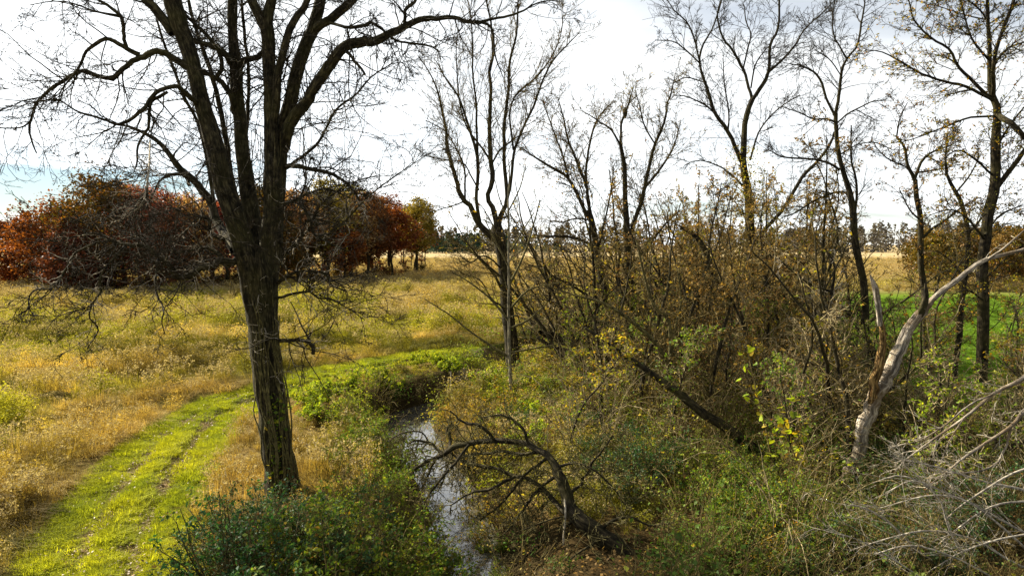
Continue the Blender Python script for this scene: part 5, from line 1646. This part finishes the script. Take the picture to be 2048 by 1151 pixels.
def shrubs():
    dark = [make_shrub('evergreen_shrub', 100 + k, 2.1, 1.9, 26, 7, 5, M['leaf_dark'], 3, .085, M['twig_olive'], droop=.12) for k in range(3)]
    mid = [make_shrub('green_shrub', 110 + k, 2.0, 2.0, 22, 7, 5, M['leaf_mid'], 3, .105, M['twig_brown'], droop=.1) for k in range(3)]
    lime = [make_shrub('lime_shrub', 120 + k, 1.3, 1.6, 22, 6, 5, M['leaf_lime'], 4, .115, M['twig_brown'], droop=.1) for k in range(2)]
    bare = [make_shrub('twiggy_shrub', 130 + k, 3.4, 2.6, 20, 8, 5, M['leaf_tan'], 1, .075, M['twig_brown'], droop=.14, leaf_frac=.35) for k in range(3)]
    yel = [make_shrub('yellowing_shrub', 140 + k, 2.6, 2.2, 20, 7, 5, M['leaf_yellow'], 2, .12, M['twig_brown'], droop=.1, leaf_frac=.6) for k in range(2)]

    canes = [make_shrub('arching_canes', 150 + k, 4.6, 3.4, 15, 4, 3, M['leaf_yellow'] if k == 1 else M['leaf_mid'], 1, .12, M[('twig_tan', 'twig_brown', 'twig_tan')[k]], droop=.42, leaf_frac=.45, rad=.019) for k in range(3)]

    def spots(lst, s=(.85, 1.2), z=0.0):
        return [(*G(px, py, z)[:2], prand.uniform(*s) * (k[0] if k else 1), prand.uniform(0, 6.28)) for (px, py, *k) in lst]

    def put(protos, sp, label, cat, group):
        for i, q in enumerate(sp):
            place(protos[i % len(protos)], [q], label, cat, group, USED)
    # bottom: evergreen bushes round the foot of the big tree and along the near bank
    put(dark, spots([(470, 1095, .85), (535, 1085, .75), (600, 1090, .72), (440, 1150, .75), (520, 1160, 1.1), (590, 1165, .8), (700, 1185, .8), (560, 1230), (470, 1240, 1.1), (500, 1120, .6), (640, 1180, .6)], (.75, 1.1)),
        'dense dark green glossy-leaved bush round the foot of the massive tree', 'shrub', 'dark green bushes below the massive tree')
    put(bare, spots([(620, 1090, .42), (680, 1080, .45), (740, 1090, .5), (800, 1080, .45), (700, 1150, .5), (840, 1140, .45), (560, 1110, .35), (480, 1130, .35)], (.85, 1.1)),
        'bare', 'shrub', 'twiggy bushes by the stream')
    put(mid, spots([(690, 1040, .7), (650, 1130, .8), (720, 1100, .7), (760, 1160, .9), (640, 1240), (745, 1050, .7), (800, 1150), (850, 1170), (840, 1090, .8), (900, 1190), (780, 1240), (880, 1260), (700, 955, .7), (735, 910, .6), (700, 850, .6), (890, 1110, .7), (860, 1030, .6), (820, 1000, .6), (780, 985, .6), (770, 930, .5), (740, 870, .5), (845, 985, .5), (870, 1060, .6), (905, 1130, .6), (1000, 1070, .35), (955, 985, .35), (985, 1020, .35)], (.8, 1.05)),
        'leafy green bush leaning over the near left side of the stream', 'shrub', 'green bushes along the left stream side')
    put(lime, spots([(620, 815), (660, 800), (640, 835), (700, 790), (740, 800), (770, 775), (745, 760), (800, 745), (840, 735), (880, 733), (900, 740), (700, 830, .7), (730, 825, .8)], (.7, 1.0)),
        'low bright lime green bush on the bank between track and stream', 'shrub', 'lime green bushes on the far bank')
    put(yel, spots([(900, 830, .45), (940, 815, .5), (960, 860, .6), (920, 860, .45), (1000, 850, .7), (1000, 990, .5), (960, 1000, .4)], (.8, 1.1)),
        'low yellow-green bush on the point inside the stream bend', 'shrub', 'yellow-green bushes in the stream bend')
    put(dark, spots([(1195, 975, .8), (1262, 1000, .9), (1150, 890, .6), (1300, 975, .8), (1225, 935, .7), (1760, 1010, .7), (1830, 1060, .8), (1900, 1080, .8), (1980, 1040, .8), (2040, 1090, .9), (1700, 1130, .6), (1780, 1160, .7), (1880, 1170, .8), (1600, 1170, .7), (1650, 1010, .4)], (.8, 1.05)),
        'dark', 'shrub', 'dark green bushes of the thicket')
    put(mid, spots([(1400, 1010, .75), (1455, 1060, .8), (1510, 1085, .8), (1385, 950, .7), (1485, 1000, .75), (1565, 1050, .8), (1605, 1110, .8), (1425, 1130, .7), (1540, 1140, .7), (1640, 1060, .6)], (.8, 1.05)),
        'mid', 'shrub', 'green bushes of the thicket')
    put(lime, spots([(1000, 805), (1065, 795), (985, 775), (1105, 765), (1055, 850), (1125, 825), (1185, 800), (1090, 735), (1150, 735), (1210, 745), (1240, 785), (1060, 900, .7), (1010, 860, .8), (1160, 850), (1420, 800), (1460, 770), (1390, 860), (1560, 870), (1480, 840)], (.8, 1.2)),
        'lime', 'shrub', 'lime bushes of the thicket')
    # the thicket right of the stream
    g = []
    for k in range(900):
        px = prand.uniform(1035, 2150)
        py = prand.uniform(720, 1190)
        x, y = G(px, py)[:2]
        if 9 < y < 50 and (px > 1345 or py < 880) and not (1650 < px < 1790 and 15 < y < 23.5) and not (px > 1790 and y > 27):
            g.append((x, y))
    keep = []
    for q in g:
        if all((q[0] - k[0]) ** 2 + (q[1] - k[1]) ** 2 > 1.55 ** 2 for k in keep):
            keep.append(q)
    for i, (x, y) in enumerate(keep):
        px = 1024 + x / y * F
        s = prand.uniform(.6, 1.05) * (.5 if 1300 < px < 1580 and y < 25 else 1)
        rz = prand.uniform(0, 6.28)
        u = prand.random()
        if px > 1680 and y < 20:
            place(bare[i % 3], [(x, y, s * .55, rz)], 'low twiggy brown bush in the shade under the brushwood heap', 'shrub', 'twiggy bushes under the brushwood', USED)
        elif u < .34:
            place(mid[i % 3], [(x, y, s * .8, rz)], 'leafy green bush in the thicket right of the stream', 'shrub', 'green bushes of the thicket', USED)
        elif u < .44:
            place(dark[i % 3], [(x, y, s * .7, rz)], 'dark green glossy-leaved bush in the thicket right of the stream', 'shrub', 'dark green bushes of the thicket', USED)
        elif u < .66:
            place(yel[i % 2], [(x, y, s * .85, rz)], 'yellow-leaved bush in the thicket right of the stream', 'shrub', 'yellowing bushes of the thicket', USED)
        elif u < .88:
            place(lime[i % 2], [(x, y, s, rz)], 'low lime green bush in the thicket right of the stream', 'shrub', 'lime bushes of the thicket', USED)
        else:
            place(bare[i % 3], [(x, y, s * .95, rz)], 'nearly leafless brown bush in the thicket right of the stream', 'shrub', 'twiggy bushes of the thicket', USED)
    cs = []
    for k in range(1500):
        px = prand.uniform(1060, 2120)
        y = prand.uniform(17, 52)
        x = (px - 1024) / F * y
        if (px < 1320 and y < 22) or x < 2.2 or (px > 1650 and y < 19) or (1620 < px < 1830 and y < 24) or (px > 1780 and y > 27) or (1300 < px < 1560 and y < 25):
            continue
        if all((x - q[0]) ** 2 + (y - q[1]) ** 2 > 2.6 ** 2 for q in cs):
            cs.append((x, y))
        if len(cs) >= 64:
            break
    for i, (x, y) in enumerate(cs):
        place(canes[i % 3], [(x, y, prand.uniform(.6, 1.05), prand.uniform(0, 6.28))], 'arching cane', 'shrub', 'arching canes of the thicket', USED)
    # taller bare saplings
    saps = [make_sapling('bare_sapling', 200 + k, 8.5, .095, .85, 20, M['leaf_tan'] if k % 2 else M['leaf_yellow'], .16, .13, M['bark_dark'], M[('twig_brown', 'twig_dark', 'twig_olive', 'twig_tan')[k]], wob=.11) for k in range(4)]
    tall = [make_sapling('leafy_sapling', 220 + k, 9.5, .10, .85, 26, M['leaf_yellow'] if k else M['leaf_tan'], .85, .115, M['bark_dark'], M['twig_brown']) for k in range(2)]
    sp = []
    for k in range(2500):
        y = prand.uniform(23, 56)
        px = prand.uniform(1100, 2140)
        x = (px - 1024) / F * y
        if zones(np.array([x]), np.array([y]))[9][0] > .3 or x < 3.5 or (1150 < px < 1570 and y < 27):
            continue
        if all((x - q[0]) ** 2 + (y - q[1]) ** 2 > 1.8 ** 2 for q in sp):
            sp.append((x, y, prand.uniform(.65, 1.2), prand.uniform(0, 6.28)))
        if len(sp) >= 120:
            break
    gs = [make_sapling('green_sapling', 240 + k, 5.2, .06, 1.0, 26, M[('leaf_lime', 'leaf_mid', 'leaf_yellow')[k]], .75, .12, M['bark_dark'], M['twig_tan'], wob=.12) for k in range(3)]
    gl = []
    for k in range(900):
        y = prand.uniform(21, 46)
        px = prand.uniform(1060, 2080)
        x = (px - 1024) / F * y
        if x < 2.0 or (px < 1330 and y < 23) or (1300 < px < 1560 and y < 25.5) or (1640 < px < 1800 and y < 24):
            continue
        if all((x - q[0]) ** 2 + (y - q[1]) ** 2 > 2.8 ** 2 for q in gl):
            gl.append((x, y, prand.uniform(.5, 1.05), prand.uniform(0, 6.28)))
        if len(gl) >= 46:
            break
    for i, q in enumerate(gl):
        place(gs[i % 3], [q], 'green sapling', 'tree', 'green saplings of the thicket', USED)
    for px, y in ((1775, 29), (1815, 31), (1895, 27), (1990, 28), (2040, 27)):
        sp.append(((px - 1024) / F * y, y, prand.uniform(.5, .95), prand.uniform(0, 6.28)))
    for px in (1085, 1120, 1160, 1190, 1235, 1300, 1330, 1375, 1440, 1530, 1585, 1610, 1655, 1690, 1765, 1800):
        y = prand.uniform(36, 52)
        sp.append(((px - 1024) / F * y, y, prand.uniform(1.15, 1.55), prand.uniform(0, 6.28)))
    for px in (1100, 1140, 1175, 1205, 1250, 1285, 1315, 1345, 1410, 1465, 1520, 1560, 1600, 1635, 1675, 1710, 1745):
        y = prand.uniform(44, 60)
        sp.append(((px - 1024) / F * y, y, prand.uniform(1.3, 1.7), prand.uniform(0, 6.28)))
    for px in (1350, 1385, 1415, 1445, 1470, 1530, 1560, 1600, 1640, 1400, 1580):
        y = prand.uniform(38, 50)
        sp.insert(0, ((px - 1024) / F * y, y, prand.uniform(1.1, 1.35), prand.uniform(0, 6.28)))
    for i, q in enumerate(sp):
        px = 1024 + q[0] / q[1] * F
        if i < 11 or 1340 < px < 1640 and i % 2 == 0:
            place(tall[i % 2], [q], 'sapling with dry yellow-brown leaves among the bare thicket stems', 'tree', 'leafy saplings of the thicket', USED)
        else:
            place(saps[i % 4], [q], 'slender bare brown sapling in the thicket', 'tree', 'bare saplings of the thicket', USED)


shrubs()


def leafy_vine():
    """climbing vine in front of the log with leaves big enough to tell apart."""
    rng = np.random.default_rng(61)
    root = empty('leafy_vine', G(1600, 1010), 'climbing vine with large round lime and yellow leaves in front of the slanting log', 'vine')
    base = np.array(root.location)
    b = MB()
    paths = []
    for pts in ([(1560, 1010), (1545, 930), (1530, 850), (1510, 770), (1495, 700)], [(1590, 1010), (1600, 940), (1575, 880), (1560, 830)], [(1600, 1010), (1640, 950), (1665, 920), (1690, 945)],
                [(1580, 1020), (1620, 985), (1660, 960), (1700, 990)], [(1560, 1000), (1520, 960), (1480, 940), (1450, 910)], [(1600, 1010), (1610, 920), (1600, 850), (1590, 790)]):
        p, r = trace(pts, 21.5, [3, 2], n=20)
        paths.append((p, r))
        b.tubes(p[None], r[None], 4)
    b.build('stems', M['twig_brown'], root, base)
    mats = [M['leaf_lime'], M['leaf_mid'], M['leaf_lime'], M['leaf_yellow']]
    meshes = []
    a = np.linspace(0, 2 * np.pi, 11)[:-1]
    rad = 1 + .18 * np.cos(a * 3) - .25 * np.exp(-((a - np.pi) / .4) ** 2)
    for k, mt in enumerate(mats):
        mb = MB()
        ring = np.stack([np.cos(a) * rad * .5 + .4, np.sin(a) * rad * .5, .10 * np.abs(np.sin(a))], 1)
        v = np.vstack([[[.4, 0, 0]], ring])
        f = np.stack([np.zeros(10, int), 1 + np.arange(10), 1 + (np.arange(10) + 1) % 10], 1)
        mb.add(v, f)
        meshes.append(mb.mesh('leaf', mt, False))
    PP, _ = resample(paths, 14)
    pos = sample_on(rng, PP, 38, (.15, 1)) + rng.normal(0, .16, (38 * len(PP), 3))
    for i, p in enumerate(pos):
        o = bpy.data.objects.new('leaf', meshes[i % 4])
        COL.objects.link(o)
        o.parent = root
        o.location = tuple(p - base)
        o.rotation_euler = (rng.normal(.4, .5), rng.normal(.3, .5), rng.uniform(0, 6.28))
        s = rng.uniform(.12, .25)
        o.scale = (s, s, s)


leafy_vine()


# ------------------------------------------------------------------ the autumn wood on the left and other distant trees
def make_wood_tree(seed, h, w, leaf, bark, n_leaf, low=.15, leaf_size=.5, thin=0.0):
    rng = np.random.default_rng(seed)
    root = empty('autumn_tree', (0, 0, 0))
    m = 10
    pts = np.zeros((1, m, 3))
    pts[0, :, 2] = np.linspace(-.3, h * .86, m)
    pts[0, 1:, :2] += np.cumsum(rng.normal(0, .010 * h, (m - 1, 2)), 0)
    R_ = np.linspace(h * .020, h * .003, m)[None]
    b = MB()
    b.tubes(pts, R_, 7)
    b.build('trunk', bark, root)
    p1, r1 = grow(rng, pts, R_, 24, (max(low, .12), .95), (w * .38, w * .58), angle=(35, 75), m=7, wig=.14, trop=.06, rfac=.5, rmin=.05, taper=.55)
    p2, r2 = grow(rng, p1, r1, 6, (.2, 1), (.3, .5), rel=True, angle=(25, 60), m=5, wig=.16, trop=.03, rmin=.035)
    p3, r3 = grow(rng, p2, r2, 3, (.2, 1), (.35, .6), rel=True, angle=(25, 60), m=3, wig=.16, rmin=.028)
    b = MB()
    b.tubes(p1, r1, 4)
    b.tubes(p2, r2, 3)
    b.tubes(p3, r3, 3)
    b.build('branches', M['twig_dark'], root)
    # leaf clumps fill an uneven dome, denser towards its shell; a few follow the twigs
    nc = int(125 * (1 - thin * .5))
    d = rng.normal(0, 1, (nc, 3))
    d[:, 2] += .25
    d /= np.linalg.norm(d, axis=1, keepdims=True)
    rr = rng.uniform(.35, 1.0, nc) ** .55 * rng.uniform(.85, 1.08, nc)
    zc = h * (low + 1) / 2
    hz = h * (1 - low) / 2
    c = d * rr[:, None] * np.array([w * .47, w * .47, hz * .95]) + np.array([0, 0, zc])
    taperz = 1 - .25 * np.clip((c[:, 2] - zc) / hz, 0, 1)
    c[:, :2] *= taperz[:, None]
    per = int(n_leaf * (.82 - .4 * thin) / nc)
    cr = rng.uniform(.07, .14, nc) * w
    lp = np.repeat(c, per, 0) + rng.normal(0, .55, (nc * per, 3)) * np.repeat(cr, per)[:, None] * np.array([1, 1, .6])
    tw = sample_on(rng, p3, 3)
    tw = tw[rng.choice(len(tw), min(len(tw), int(n_leaf * .25)), replace=False)] + rng.normal(0, .2, (min(len(tw), int(n_leaf * .25)), 3))
    lp = np.concatenate([lp, tw])
    lp = lp[lp[:, 2] > .2]
    lb = MB()
    lb.leaves(lp, leaf_size * rng.uniform(.55, 1.3, len(lp)), rng, up=.35, aspect=.8)
    lb.build('crown', leaf, root, smooth_shade=False)
    return root


def autumn_wood():
    # px, foot row, top row, width px, colour, low crown
    made = []
    L = [(20, 577, 452, 150, 'leaf_rust', .05, 'rust red oak with foliage down to the grass at the left end of the wood'),
         (105, 583, 385, 190, 'leaf_rust', .05, 'broad rust red oak, second from the left end of the wood'),
         (205, 588, 352, 210, 'leaf_bronze', .10, 'tallest bronze and green oak on the left half of the wood'),
         (150, 592, 430, 120, 'leaf_maroon', .04, 'low maroon tree at the front of the wood beneath the bronze oak'),
         (300, 585, 372, 190, 'leaf_crimson', .12, 'crimson-topped tree right of the bronze oak'),
         (385, 582, 376, 150, 'leaf_peach', .15, 'pale orange tree seen behind the lower left limbs of the massive tree'),
         (330, 590, 440, 130, 'leaf_maroon', .10, 'dark maroon tree at the front of the wood left of the massive trunk'),
         (455, 578, 385, 150, 'leaf_crimson', .2, 'red tree directly behind the stems of the massive tree'),
         (520, 574, 395, 130, 'leaf_bronze', .2, 'brownish green tree hidden behind the massive trunk'),
         (600, 570, 372, 150, 'leaf_peach', .25, 'pale peach half-bare tree just right of the massive trunk'),
         (655, 566, 385, 130, 'leaf_gold', .2, 'olive gold tree right of the peach tree in the wood'),
         (700, 562, 388, 120, 'leaf_peach', .25, 'pale orange-pink tree with thin crown in the right half of the wood'),
         (735, 560, 405, 120, 'leaf_maroon', .25, 'maroon brown tree with visible dark trunk near the right end of the wood'),
         (785, 557, 418, 120, 'leaf_rust', .28, 'rust brown tree, second from the right end of the wood'),
         (835, 553, 418, 100, 'leaf_gold', .3, 'yellow-green tree at the right end of the wood'),
         (690, 566, 455, 90, 'leaf_rust', .25, 'short rust tree in front of the orange-pink tree'),
         (560, 576, 440, 110, 'leaf_bronze', .15, 'low brownish tree at the foot of the peach tree')]
    for i, (px, fy, ty, wpx, col, low, lab) in enumerate(L):
        g = G(px, fy)
        Yd = g[1]
        h = (fy - ty) / F * Yd * np.interp(px, [300, 600], [1.0, 1.10]) * (1.05 if i % 2 == 0 else .93)
        w = wpx / F * Yd
        root = make_wood_tree(300 + i, h * 1.03, w * .98, M[col], M['bark_dark'], 10000, low, leaf_size=.43, thin=.7 if col == 'leaf_peach' else 0)
        made.append((root, px, fy, h))
        root.location = (g[0], g[1], 0)
        tag(root, lab, 'tree', 'autumn trees of the wood across the field')
    rng = np.random.default_rng(72)
    for i, (r0, px, fy, h) in enumerate(made):
        if px > 820 or px < 60:
            continue
        q = copy_tree(r0)
        g = G(px + 45, fy - rng.uniform(7, 13))
        q.location = (g[0], g[1], 0)
        k = .96 * g[1] / G(px, fy)[1] * .93
        q.scale = (k, k, k)
        q.rotation_euler = (0, 0, rng.uniform(1, 5))
        q['group'] = 'second row of the autumn wood'
    # shadowy interior: slender trunks and thin understorey behind the front row
    protos = [make_sapling('inner_tree', 340 + k, 14, .2, .5, 20, M['leaf_maroon'] if k else M['leaf_bronze'], .7, .45, M['bark_dark'], M['twig_dark']) for k in range(3)]
    rng = np.random.default_rng(71)
    sp = []
    while len(sp) < 58:
        px = rng.uniform(20, 850)
        fy = np.interp(px, [0, 250, 600, 860], [572, 580, 565, 548]) - rng.uniform(0, 12)
        g = G(px, fy)
        if all((g[0] - a) ** 2 + (g[1] - b) ** 2 > 9 for a, b, *_ in sp):
            sp.append((g[0], g[1], rng.uniform(.75, 1.05), rng.uniform(0, 6.28)))
    for i, q in enumerate(sp):
        place(protos[i % 3], [q], 'slim dark tree inside the autumn wood', 'tree', 'slim inner trees of the autumn wood', USED)
    # brush along the wood's edge
    un = [make_shrub('wood_edge_shrub', 360 + k, 3.0, 3.4, 18, 6, 4, M['leaf_bronze'] if k else M['leaf_maroon'], 2, .3, M['twig_dark'], leaf_frac=.8) for k in range(2)]
    for i in range(46):
        px = 40 + 800 * i / 45 + rng.uniform(-8, 8)
        fy = np.interp(px, [0, 100, 250, 600, 860], [574, 586, 590, 570, 551])
        g = G(px, fy)
        place(un[i % 2], [(g[0], g[1] + 1.5, rng.uniform(.6, 1.1), rng.uniform(0, 6.28))], 'dark bush along the foot of the autumn wood', 'shrub', 'bushes along the edge of the autumn wood', USED)


autumn_wood()


def make_conifer(seed, h, w):
    rng = np.random.default_rng(seed)
    root = empty('conifer', (0, 0, 0))
    b = MB()
    pts = np.zeros((1, 6, 3))
    pts[0, :, 2] = np.linspace(-.3, h, 6)
    b.tubes(pts, np.linspace(h * .02, .03, 6)[None], 6)
    b.build('trunk', M['bark_dark'], root)
    n = 1500
    t = rng.random(n) ** .8
    a = rng.uniform(0, 6.28, n)
    r = w * .5 * (1 - t * .88) * np.sqrt(rng.random(n)) * (1 + .2 * np.sin(a * 3 + t * 20))
    p = np.stack([r * np.cos(a), r * np.sin(a), h * (.06 + .94 * t)], 1)
    lb = MB()
    d = np.stack([np.cos(a), np.sin(a), -.2 * np.ones(n)], 1) * 1.6
    lb.leaves(p, rng.uniform(.7, 1.5, n), rng, up=.5, aspect=.5, direction=d)
    lb.build('crown', M['needle'], root, smooth_shade=False)
    return root


def far_trees():
    rng = np.random.default_rng(81)
    con = [make_conifer(400 + k, 16, 14) for k in range(3)]
    for i in range(24):
        px = 862 + i * 5.6 + rng.uniform(-2, 2) if i < 18 else 1010 + (i - 18) * 20 + rng.uniform(-5, 5)
        Yd = rng.uniform(560, 600)
        x = (px - 1024) / F * Yd
        place(con[i % 3], [(x, Yd, rng.uniform(.8, 1.15) * (.9 if i < 18 else .7), rng.uniform(0, 6.28))], 'dark blue-green conifer in the row at the far edge of the field', 'tree', 'conifers along the far field edge', USED)
    # bare grey far wood: one mass, uncountable
    b = MB()
    tb = MB()
    for k in range(640):
        px = rng.uniform(-700, 2700)
        Yd = rng.uniform(610, 720)
        x = (px - 1024) / F * Yd
        h = rng.uniform(20, 27) * (1 + .12 * math.sin(px * .011))
        n = 105
        a = rng.uniform(0, 6.28, n)
        t = rng.random(n)
        r = 5.0 * np.sqrt(rng.random(n)) * np.sin(np.clip(t * .8 + .22, 0, 1) * np.pi)
        p = np.stack([x + r * np.cos(a), Yd + r * np.sin(a), h * (.02 + 1.0 * t)], 1)
        b.leaves(p, rng.uniform(1.3, 3.0, n), rng, up=.1, aspect=1.0, droop=-.2)
        tp = np.zeros((1, 4, 3)) + np.array([x, Yd, 0])
        tp[0, :, 2] = np.linspace(0, h * .95, 4)
        tp[0, 1:, :2] += rng.normal(0, .5, (3, 2))
        tb.tubes(tp, np.array([[.28, .22, .14, .05]]), 4)
    o = b.build('far_wood', M['far_grey'], smooth_shade=False)
    tag(o, 'bare grey wood along the horizon', kind='stuff')
    o2 = tb.build('far_wood_trunks', M['bark_dark'])
    tag(o2, 'pale trunks of the bare grey wood along the horizon', kind='stuff')
    # autumn trees behind the lawn on the right
    pr = [make_wood_tree(500 + k, 14, 13, M[c], M['bark_dark'], 6000, .06, leaf_size=.5) for k, c in enumerate(('leaf_bronze', 'leaf_tan', 'leaf_bronze', 'leaf_bronze'))]
    for k in range(26):
        px = 1850 + 13 * k + rng.uniform(-8, 8)
        Yd = rng.uniform(120, 165)
        x = (px - 1024) / F * Yd
        place(pr[k % 4], [(x, Yd, rng.uniform(.6, .85), rng.uniform(0, 6.28))], 'brown autumn tree on the rise behind the green lawn', 'tree', 'autumn trees behind the lawn', USED)


far_trees()


# ------------------------------------------------------------------ labels that single out each repeat by its nearest landmark
def px_of(o):
    l = o.matrix_world.translation if False else o.location
    return 1024 + l.x / max(l.y, 1) * F, l.y


LAND = [(105, 'the rust red oak'), (205, 'the tall bronze oak'), (300, 'the crimson-topped tree'), (430, 'the left stems of the massive tree'), (560, 'the massive trunk'), (655, 'the olive gold tree'), (735, 'the maroon brown tree'), (835, 'the yellow-green end tree'),
        (910, 'the far conifer row'), (1028, 'the fan-crowned tree'), (1125, 'the arching fallen tree'), (1215, 'the low-armed bare tree'), (1272, 'the tree with the lump'), (1345, 'the olive leaning sapling'), (1440, 'the slanting rotten log'), (1497, 'the creeper-wrapped tree'),
        (1575, 'the large-leaved vine'), (1632, 'the forked pale sapling'), (1728, 'the twig-clustered tree'), (1790, 'the bleached dead trunk'), (1853, 'the crooked tree'), (1908, 'the slim brown tree'), (1965, 'the big edge tree'), (2048, 'the picture edge')]
ORD = ['', 'second ', 'third ', 'fourth ', 'fifth ', 'sixth ', 'seventh ', 'eighth ', 'ninth ', 'tenth ', 'eleventh ', 'twelfth ', 'thirteenth ', 'fourteenth ', 'fifteenth ', 'sixteenth ', 'seventeenth ', 'eighteenth ', 'nineteenth ', 'twentieth ']


def single_out(group, head):
    cells = {}
    for o in scene.objects:
        if o.parent is None and o.get('group') == group:
            px, y = px_of(o)
            k = min(range(len(LAND)), key=lambda q: abs(LAND[q][0] - px))
            cells.setdefault(k, []).append((y, o))
    for k, lst in cells.items():
        lst.sort(key=lambda e: e[0])
        for i, (y, o) in enumerate(lst):
            if len(lst) == 1:
                o['label'] = head + ' in line with ' + LAND[k][1]
            else:
                o['label'] = head + ' by ' + LAND[k][1] + ', ' + ORD[min(i, 19)] + 'nearest'


for g_, h_ in (('dark green bushes below the massive tree', 'dense dark green glossy bush'), ('green bushes along the left stream side', 'leafy green stream-side bush'),
               ('lime green bushes on the far bank', 'lime green bush on the far bank'), ('yellow-green bushes in the stream bend', 'low yellow-green bush inside the bend'),
               ('twiggy bushes under the brushwood', 'twiggy brown bush under the brushwood'), ('green bushes of the thicket', 'leafy green thicket bush'),
               ('dark green bushes of the thicket', 'dark green thicket bush'), ('yellowing bushes of the thicket', 'yellow-leaved thicket bush'), ('lime bushes of the thicket', 'low lime thicket bush'),
               ('twiggy bushes of the thicket', 'nearly leafless thicket bush'), ('twiggy bushes by the stream', 'twiggy brown bush among green ones'), ('arching canes of the thicket', 'clump of long arching canes'), ('leafy saplings of the thicket', 'sapling with dry yellow-brown leaves'), ('green saplings of the thicket', 'small sapling with green-yellow leaves'), ('bare saplings of the thicket', 'slender bare brown sapling'),
               ('slim inner trees of the autumn wood', 'slim dark inner tree'), ('bushes along the edge of the autumn wood', 'dark bush at the wood foot'),
               ('second row of the autumn wood', 'autumn tree of the second row'), ('conifers along the far field edge', 'far dark conifer'), ('autumn trees behind the lawn', 'brown tree behind the lawn')):
    single_out(g_, h_)
for o in [q_ for q_ in scene.objects if q_.parent is None and q_.type == 'EMPTY']:           # prototypes that found no place
    if o.parent is None and o.type == 'EMPTY' and not o.get('label'):
        for c_ in list(o.children):
            bpy.data.objects.remove(c_)
        bpy.data.objects.remove(o)
tri = sum(len(me.loops) - 2 * len(me.polygons) for me in bpy.data.meshes)
print('triangles', tri, 'objects', len(scene.objects))
